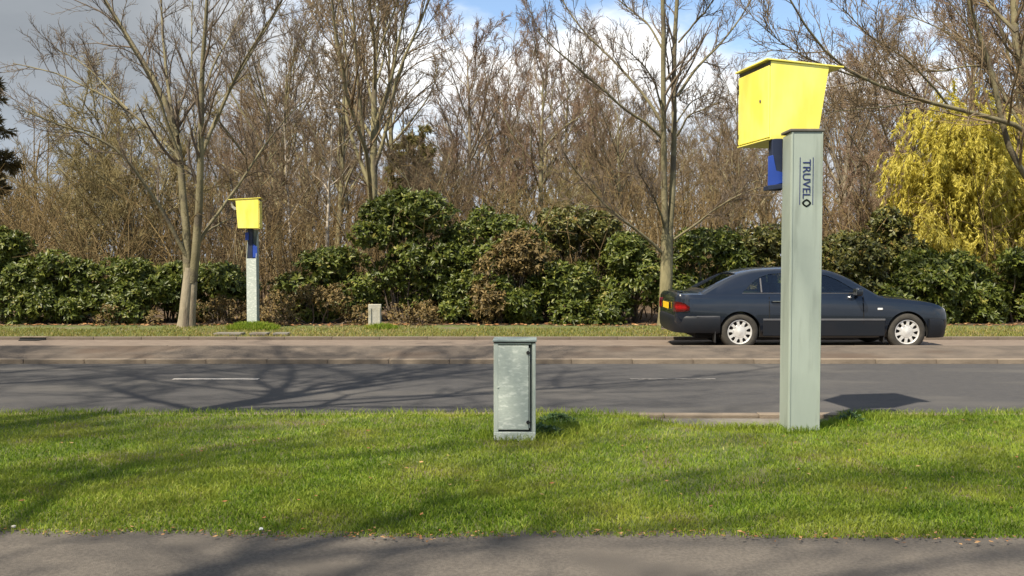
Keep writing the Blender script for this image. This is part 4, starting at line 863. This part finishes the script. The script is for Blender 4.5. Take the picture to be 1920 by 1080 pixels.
def boolean(o, cutters):
    for c in cutters:
        md = o.modifiers.new('b', 'BOOLEAN'); md.operation = 'DIFFERENCE'; md.object = c; md.solver = 'EXACT'
    dg = bpy.context.evaluated_depsgraph_get(); dg.update(); me = bpy.data.meshes.new_from_object(o.evaluated_get(dg))
    o.modifiers.clear(); old = o.data; o.data = me; bpy.data.meshes.remove(old)
    for c in cutters: bpy.data.objects.remove(c)
def sharp_smooth(o, deg=38):
    bm = bmesh.new(); bm.from_mesh(o.data)
    for f in bm.faces: f.smooth = True
    for e in bm.edges: e.smooth = not (len(e.link_faces) == 2 and e.calc_face_angle(0) > R(deg))
    bm.to_mesh(o.data); bm.free()
def build_car():
    WR, WF = 1.14, 3.973
    Xr = (1389 - 960) / 111.2
    e = empty('car', (Xr - WR, 14.95 + 0.87, FAR_Z)); tag(e, 'dark navy saloon car driving right on the far carriageway', 'car')
    # ---- lower body
    st = [(0.055, .76, .45, .89), (0.09, .81, .40, .94), (.22, .856, .35, .96), (.5, .88, .30, .965), (1.0, .895, .24, .965), (2.0, .90, .20, .955), (3.0, .90, .20, .935), (3.5, .895, .20, .915), (3.9, .885, .22, .885), (4.25, .865, .24, .845), (4.5, .835, .27, .79), (4.62, .795, .30, .735), (4.70, .74, .33, .66), (4.735, .68, .36, .58)]
    sx = [s[0] for s in st]; q = np.unique(np.r_[np.linspace(.06, .3, 8), np.linspace(.3, 4.2, 44), np.linspace(4.2, 4.735, 14)])
    w, zb, zt = (catmull(sx, [s[i] for s in st], q) for i in (1, 2, 3))
    secs = []
    for x, ww, b, t in zip(q, w, zb, zt):
        h = t - b
        half = [(.0, b), (.70 * ww, b), (.88 * ww, b + .02), (.955 * ww, b + .08 * h / .7), (.978 * ww, b + .18 * h), (.995 * ww, b + .34 * h), (1.0 * ww, b + .47 * h), (.997 * ww, b + .60 * h), (.985 * ww, b + .74 * h), (.972 * ww, b + .86 * h), (.957 * ww, b + .95 * h), (.935 * ww, b + .988 * h), (.88 * ww, t), (.55 * ww, t + .014), (.25 * ww, t + .02), (0, t + .022)]
        ring = [(x, -y, z) for y, z in half] + [(x, y, z) for y, z in half[-2:0:-1]]
        secs.append(ring)
    body = bm_obj('body', loft(secs), M['car'], e)
    cut = []
    for wx in (WR, WF):
        for s in (-1, 1):
            bm = bmesh.new(); add_cyl(bm, (wx, s * 0.86, 0.325), 0.352, 0.5, 'y', 40); c = bm_obj('cut', bm, M['dark']); c.parent = e; cut.append(c)
    bpy.context.view_layer.update(); boolean(body, cut); sharp_smooth(body, 32)
    # wheel wells (dark liners)
    for wx in (WR, WF):
        for s in (-1, 1):
            bm = bmesh.new(); n = 24
            rings = [[bm.verts.new((wx + r * math.cos(a), s * y, 0.325 + r * math.sin(a))) for a in np.linspace(-0.25, math.pi + 0.25, n)] for r, y in ((0.349, 0.865), (0.349, 0.60))]
            for i in range(n - 1): bm.faces.new((rings[0][i], rings[0][i + 1], rings[1][i + 1], rings[1][i]))
            bm_obj('wheel_arch_liner', bm, M['dark'], e)
    # ---- cabin shell with real window openings
    pr = [(.46, .955), (.62, 1.05), (.85, 1.175), (1.10, 1.29), (1.35, 1.36), (1.65, 1.395), (2.05, 1.405), (2.45, 1.395), (2.75, 1.355), (2.95, 1.285), (3.2, 1.14), (3.45, .99), (3.58, .915)]
    def side(z): return .825 - .40 * (z - .93)
    def cabin(off, x0, x1):
        secs = []
        for x in np.unique(np.r_[np.linspace(x0, x1, 46)]):
            zt = float(catmull([p[0] for p in pr], [p[1] for p in pr], np.array([x]))[0]) - off
            zt = max(zt, .905); zr = max(zt - .055, .895)
            half = [(0, .84), (side(.84) - off, .84), (side(zr * .5 + .42) - off, zr * .5 + .42), (side(zr) - off, zr), (side(zr + .03) - .022 - off, zr + .03), (side(zt) - .085 - off, zt - .006), (side(zt) - .25, zt + .008), (0, zt + .016)]
            secs.append([(x, -y, z) for y, z in half] + [(x, y, z) for y, z in half[-2:0:-1]])
        return loft(secs)
    cab = bm_obj('cabin', cabin(0, .46, 3.58), M['car'], e)
    inner = bm_obj('inner', cabin(.035, .60, 3.47), M['dark'], e)
    RW = [(1.20, .985), (1.335, 1.125), (1.49, 1.235), (1.68, 1.302), (2.05, 1.322), (2.05, .985)]
    FW = [(2.12, .982), (2.12, 1.322), (2.45, 1.312), (2.66, 1.275), (2.83, 1.205), (3.18, .99), (3.14, .975)]
    cut = [inner]
    for poly in (RW, FW):
        bm = bmesh.new(); add_prism(bm, poly, 'y', -1.2, 1.2); c = bm_obj('cut', bm, M['dark'], e); cut.append(c)
    for poly, hw in (([(2.98, 1.36), (2.90, 1.22), (3.36, .96), (3.52, 1.02)], .60), ([(1.12, 1.40), (1.16, 1.22), (.70, 1.00), (.55, 1.06)], .57)):
        bm = bmesh.new(); add_prism(bm, poly, 'y', -hw, hw); c = bm_obj('cut', bm, M['dark'], e); cut.append(c)
    bpy.context.view_layer.update(); boolean(cab, cut); sharp_smooth(cab, 30)
    for poly, nm in ((RW, 'rear_side_window'), (FW, 'front_side_window')):
        for s in (-1, 1):
            bm = bmesh.new(); f = bm.faces.new([bm.verts.new((x, s * (side(z) - .012), z)) for x, z in poly]); bm_obj(nm, bm, M['glass'], e)
            # chrome waist rail
    for s in (-1, 1):
        box('window_rail', (2.18, s * (side(.985) + .004), .978), (1.98, .008, .010), M['car_trim'], e)
        box('quarter_divider', (1.52, s * (side(1.11) - .004), 1.11), (.022, .012, .255), M['car_trim'], e, Matrix.Rotation(s * 0.38, 3, 'X'))
        box('pillar_trim', (2.085, s * (side(1.15) + .0015), 1.15), (.05, .006, .34), M['black'], e, Matrix.Rotation(s * 0.38, 3, 'X'))
    def pane(nm, pts):
        bm = bmesh.new(); bm.faces.new([bm.verts.new(p) for p in pts]); bm_obj(nm, bm, M['glass'], e)
    pane('windscreen', [(2.93, -.60, 1.275), (2.93, .60, 1.275), (3.42, .62, .985), (3.42, -.62, .985)])
    pane('rear_window', [(1.13, -.57, 1.285), (1.13, .57, 1.285), (.64, .59, 1.035), (.64, -.59, 1.035)])
    # ---- interior
    for sx_, sy in ((2.0, -.36), (2.0, .36)):
        bm = bmesh.new(); add_box(bm, (sx_ + .22, sy, .62), (.50, .50, .14), None, .05, 3); add_box(bm, (sx_ - .06, sy, .86), (.13, .48, .56), Matrix.Rotation(-.25, 3, 'Y'), .05, 3); add_box(bm, (sx_ - .15, sy, 1.19), (.09, .26, .17), None, .035, 3); bm_obj('front_seat', bm, M['seat'], e, True)
    bm = bmesh.new(); add_box(bm, (1.18, 0, .62), (.5, 1.2, .16), None, .05, 3); add_box(bm, (.95, 0, .84), (.16, 1.2, .42), Matrix.Rotation(-.3, 3, 'Y'), .05, 3); bm_obj('rear_seat', bm, M['seat'], e, True)
    box('dashboard', (3.2, 0, .90), (.34, 1.25, .12), M['seat'], e, bevel=.03)
    bm = bmesh.new(); bmesh.ops.create_circle(bm, segments=24, radius=.18); bmesh.ops.rotate(bm, verts=bm.verts[:], matrix=Matrix.Rotation(R(65), 3, 'Y')); 
    bmesh.ops.translate(bm, verts=bm.verts[:], vec=(2.86, -.36, .95)); pts = [tuple(v.co) for v in bm.verts]; bm.free()
    P = np.array([pts + [pts[0]]]); mm = Mesher(); mm.tubes(P, np.full((1, len(pts) + 1), .014), 6); link('steering_wheel', mm.mesh('steering_wheel'), M['black'], e)
    # ---- bumpers (lofted wrap-round)
    def bumper(nm, pts_xy, prof, mat):
        secs = []
        n = len(pts_xy)
        for i, (x, y) in enumerate(pts_xy):
            a = np.array(pts_xy[max(i - 1, 0)]); b = np.array(pts_xy[min(i + 1, n - 1)]); t = (b - a) / np.linalg.norm(b - a); nr = np.array([t[1], -t[0]])
            secs.append([(x + nr[0] * o, y + nr[1] * o, z) for o, z in prof])
        o = bm_obj(nm, loft(secs), mat, e); sharp_smooth(o, 40); return o
    rear = [(.80, -.872), (.45, -.868), (.24, -.84), (.13, -.775), (.07, -.66), (.045, -.4), (.035, 0), (.045, .4), (.07, .66), (.13, .775), (.24, .84), (.45, .868), (.80, .872)]
    front = [(4.735, 0), (4.73, .35), (4.70, .58), (4.63, .73), (4.53, .80), (4.42, .835), (4.335, .85)]
    front = [(x, -y) for x, y in front[::-1]] + front[1:]
    bumper('rear_bumper', [(x, y) for x, y in rear[::-1]], [(-.06, .30), (.000, .305), (.03, .37), (.036, .46), (.036, .545), (.028, .575), (.018, .59), (-.06, .60)], M['car_low'])
    bumper('front_bumper', [(x, y) for x, y in front], [(-.06, .22), (.02, .225), (.045, .30), (.05, .42), (.05, .50), (.036, .54), (.0, .555), (-.06, .56)], M['car_low'])
    # ---- lower cladding, trim strips, seams, handles
    for s in (-1, 1):
        box('lower_cladding', (2.555, s * .884, .385), (2.06, .034, .26), M['car_low'], e, bevel=.012)
        box('side_strip', (2.555, s * .9035, .535), (2.06, .010, .032), M['car_trim'], e, bevel=.004)
        box('rear_side_strip', (.60, s * .893, .585), (.40, .008, .022), M['car_trim'], e, bevel=.003, rot=Matrix.Rotation(-s * .03, 3, 'Z'))
        for xx, z0, z1 in ((1.63, .50, .92), (2.09, .24, .95), (3.22, .24, .93)):
            for k in range(6):
                a, b = z0 + (z1 - z0) * k / 6, z0 + (z1 - z0) * (k + 1) / 6; zc = (a + b) / 2
                f = (zc - .2) / .75; yy = .90 * (1.0 if f < .6 else 1 - .05 * ((f - .6) / .4) ** 1.4) + .0005
                if zc > .50: box('door_seam', (xx, s * yy, zc), (.012, .005, b - a), M['dark'], e)
        for xx in (1.44 + .32, 2.90 - .65):
            bm = bmesh.new(); add_box(bm, (xx, s * .899, .835), (.19, .03, .034), None, .012, 2); bm_obj('door_handle', bm, M['car'], e); box('handle_trim', (xx, s * .9145, .845), (.16, .003, .008), M['chrome'], e)
        bm = bmesh.new(); add_box(bm, (3.10, s * .955, 1.005), (.11, .20, .135), None, .035, 3); add_box(bm, (3.12, s * .85, .965), (.08, .12, .05), None, .015, 2); bm_obj('mirror', bm, M['car'], e, True)
        box('mirror_glass', (3.043, s * .96, 1.005), (.004, .16, .10), M['chrome'], e, bevel=.001)
        box('side_indicator', (3.50, s * .893, .715), (.085, .012, .034), M['lens'], e, bevel=.005)
        # tail lamp wrapping round the corner
        lam = [(.28, .874, .70), (.21, .864, .70), (.145, .842, .70), (.085, .808, .70), (.05, .70, .70)]
        bm = bmesh.new(); rows = []
        for i, (x, y, z) in enumerate(lam):
            zt_ = (.745, .80, .825, .835, .835)[i]; zb_ = (.69, .672, .665, .66, .66)[i]
            rows.append([bm.verts.new((x - (.012 if i > 2 else 0), s * (y + .014 - .002 * i), zb_)), bm.verts.new((x - (.014 if i > 2 else 0), s * (y + .016 - .002 * i), (zb_ + zt_) / 2)), bm.verts.new((x - (.006 if i > 2 else -.01), s * (y + .004), zt_))])
        for a, b in zip(rows, rows[1:]):
            for k in range(2): bm.faces.new((a[k], a[k + 1], b[k + 1], b[k]))
        bmesh.ops.solidify(bm, geom=bm.faces[:], thickness=.012); bm_obj('tail_lamp', bm, M['red'], e, True)
        # twin oval headlamps
        for yy, rr in ((.58, .095), (.36, .075)):
            bm = bmesh.new(); bmesh.ops.create_uvsphere(bm, u_segments=20, v_segments=10, radius=1, matrix=Matrix.Translation((4.665, s * yy, .655)) @ Matrix.Diagonal((.075, rr, rr * .8, 1))); bm_obj('headlamp', bm, M['lens'], e, True)
        # mud flap
        box('mud_flap', (WR - .42, s * .80, .27), (.015, .17, .25), M['black'], e); box('mud_flap', (WF - .40, s * .80, .25), (.015, .17, .20), M['black'], e)
    box('grille', (4.72, 0, .66), (.05, .42, .20), M['chrome'], e, Matrix.Rotation(-.35, 3, 'Y'), .02)
    box('number_plate', (.034, 0, .74), (.012, .52, .11), M['amber'], e, bevel=.003)
    box('number_plate', (4.79, 0, .40), (.012, .50, .11), M['white'], e, bevel=.003)
    bm = bmesh.new(); add_box(bm, (.20, 0, .99), (.10, .9, .02), None, .008, 2); bm_obj('boot_lip', bm, M['car'], e)
    cyl('exhaust', (.16, .5, .29), .03, .25, M['chrome'], e, 'x', 14)
    box('underbody', (2.4, 0, .24), (3.9, 1.15, .10), M['dark'], e, bevel=.02)
    # ---- wheels
    def lathe(prof, n, s):
        bm = bmesh.new(); rings = [[bm.verts.new((r * math.cos(2 * math.pi * i / n), s * y, r * math.sin(2 * math.pi * i / n))) for i in range(n)] for r, y in prof]
        for a, b in zip(rings, rings[1:]):
            for i in range(n): bm.faces.new((a[i], a[(i + 1) % n], b[(i + 1) % n], b[i]))
        return bm
    for wx in (WR, WF):
        for s in (-1, 1):
            wh = empty('wheel', (wx, s * .775, .322)); wh.parent = e; wh.rotation_euler = (0, 0.13 if wx == WR else 0.4, 0)
            bm = lathe([(.205, .085), (.212, .098), (.25, .104), (.29, .096), (.312, .078), (.322, .05), (.322, -.05), (.312, -.078), (.28, -.10), (.2, -.09)], 40, s); bm_obj('tyre', bm, M['tyre'], wh, True)
            rim = bm_obj('rim', lathe([(.212, .085), (.209, .094), (.196, .094), (.188, .082), (.186, .05)], 40, s), M['alloy'], wh, True)
            bm = bmesh.new(); add_cyl(bm, (0, s * .052, 0), .19, .01, 'y', 32); bm_obj('brake_backing', bm, M['dark'], rim)
            bm = bmesh.new()
            hub = [(0, .094), (.03, .094), (.05, .088), (.085, .084), (.118, .080), (.122, .062)]
            n = 40; rings = [[bm.verts.new((r * math.cos(2 * math.pi * i / n), s * y, r * math.sin(2 * math.pi * i / n))) for i in range(n)] for r, y in hub[1:]]
            for a, b in zip(rings, rings[1:]):
                for i in range(n): bm.faces.new((a[i], a[(i + 1) % n], b[(i + 1) % n], b[i]))
            bm.faces.new(rings[0]); bm_obj('hub', bm, M['alloy'], rim, True)
            for k in range(10):
                a = 2 * math.pi * k / 10; bm = bmesh.new()
                add_prism(bm, [(.105, -.030), (.135, -.021), (.165, -.022), (.196, -.034), (.196, .034), (.165, .022), (.135, .021), (.105, .030)], 'y', s * .066, s * .086)
                bmesh.ops.transform(bm, matrix=Matrix.Identity(4), verts=bm.verts[:])
                for v in bm.verts: rr_, tt = v.co.x, v.co.z; v.co.x, v.co.z = rr_ * math.cos(a) - tt * math.sin(a), rr_ * math.sin(a) + tt * math.cos(a)
                bm_obj('spoke', bm, M['alloy'], rim)
build_car()
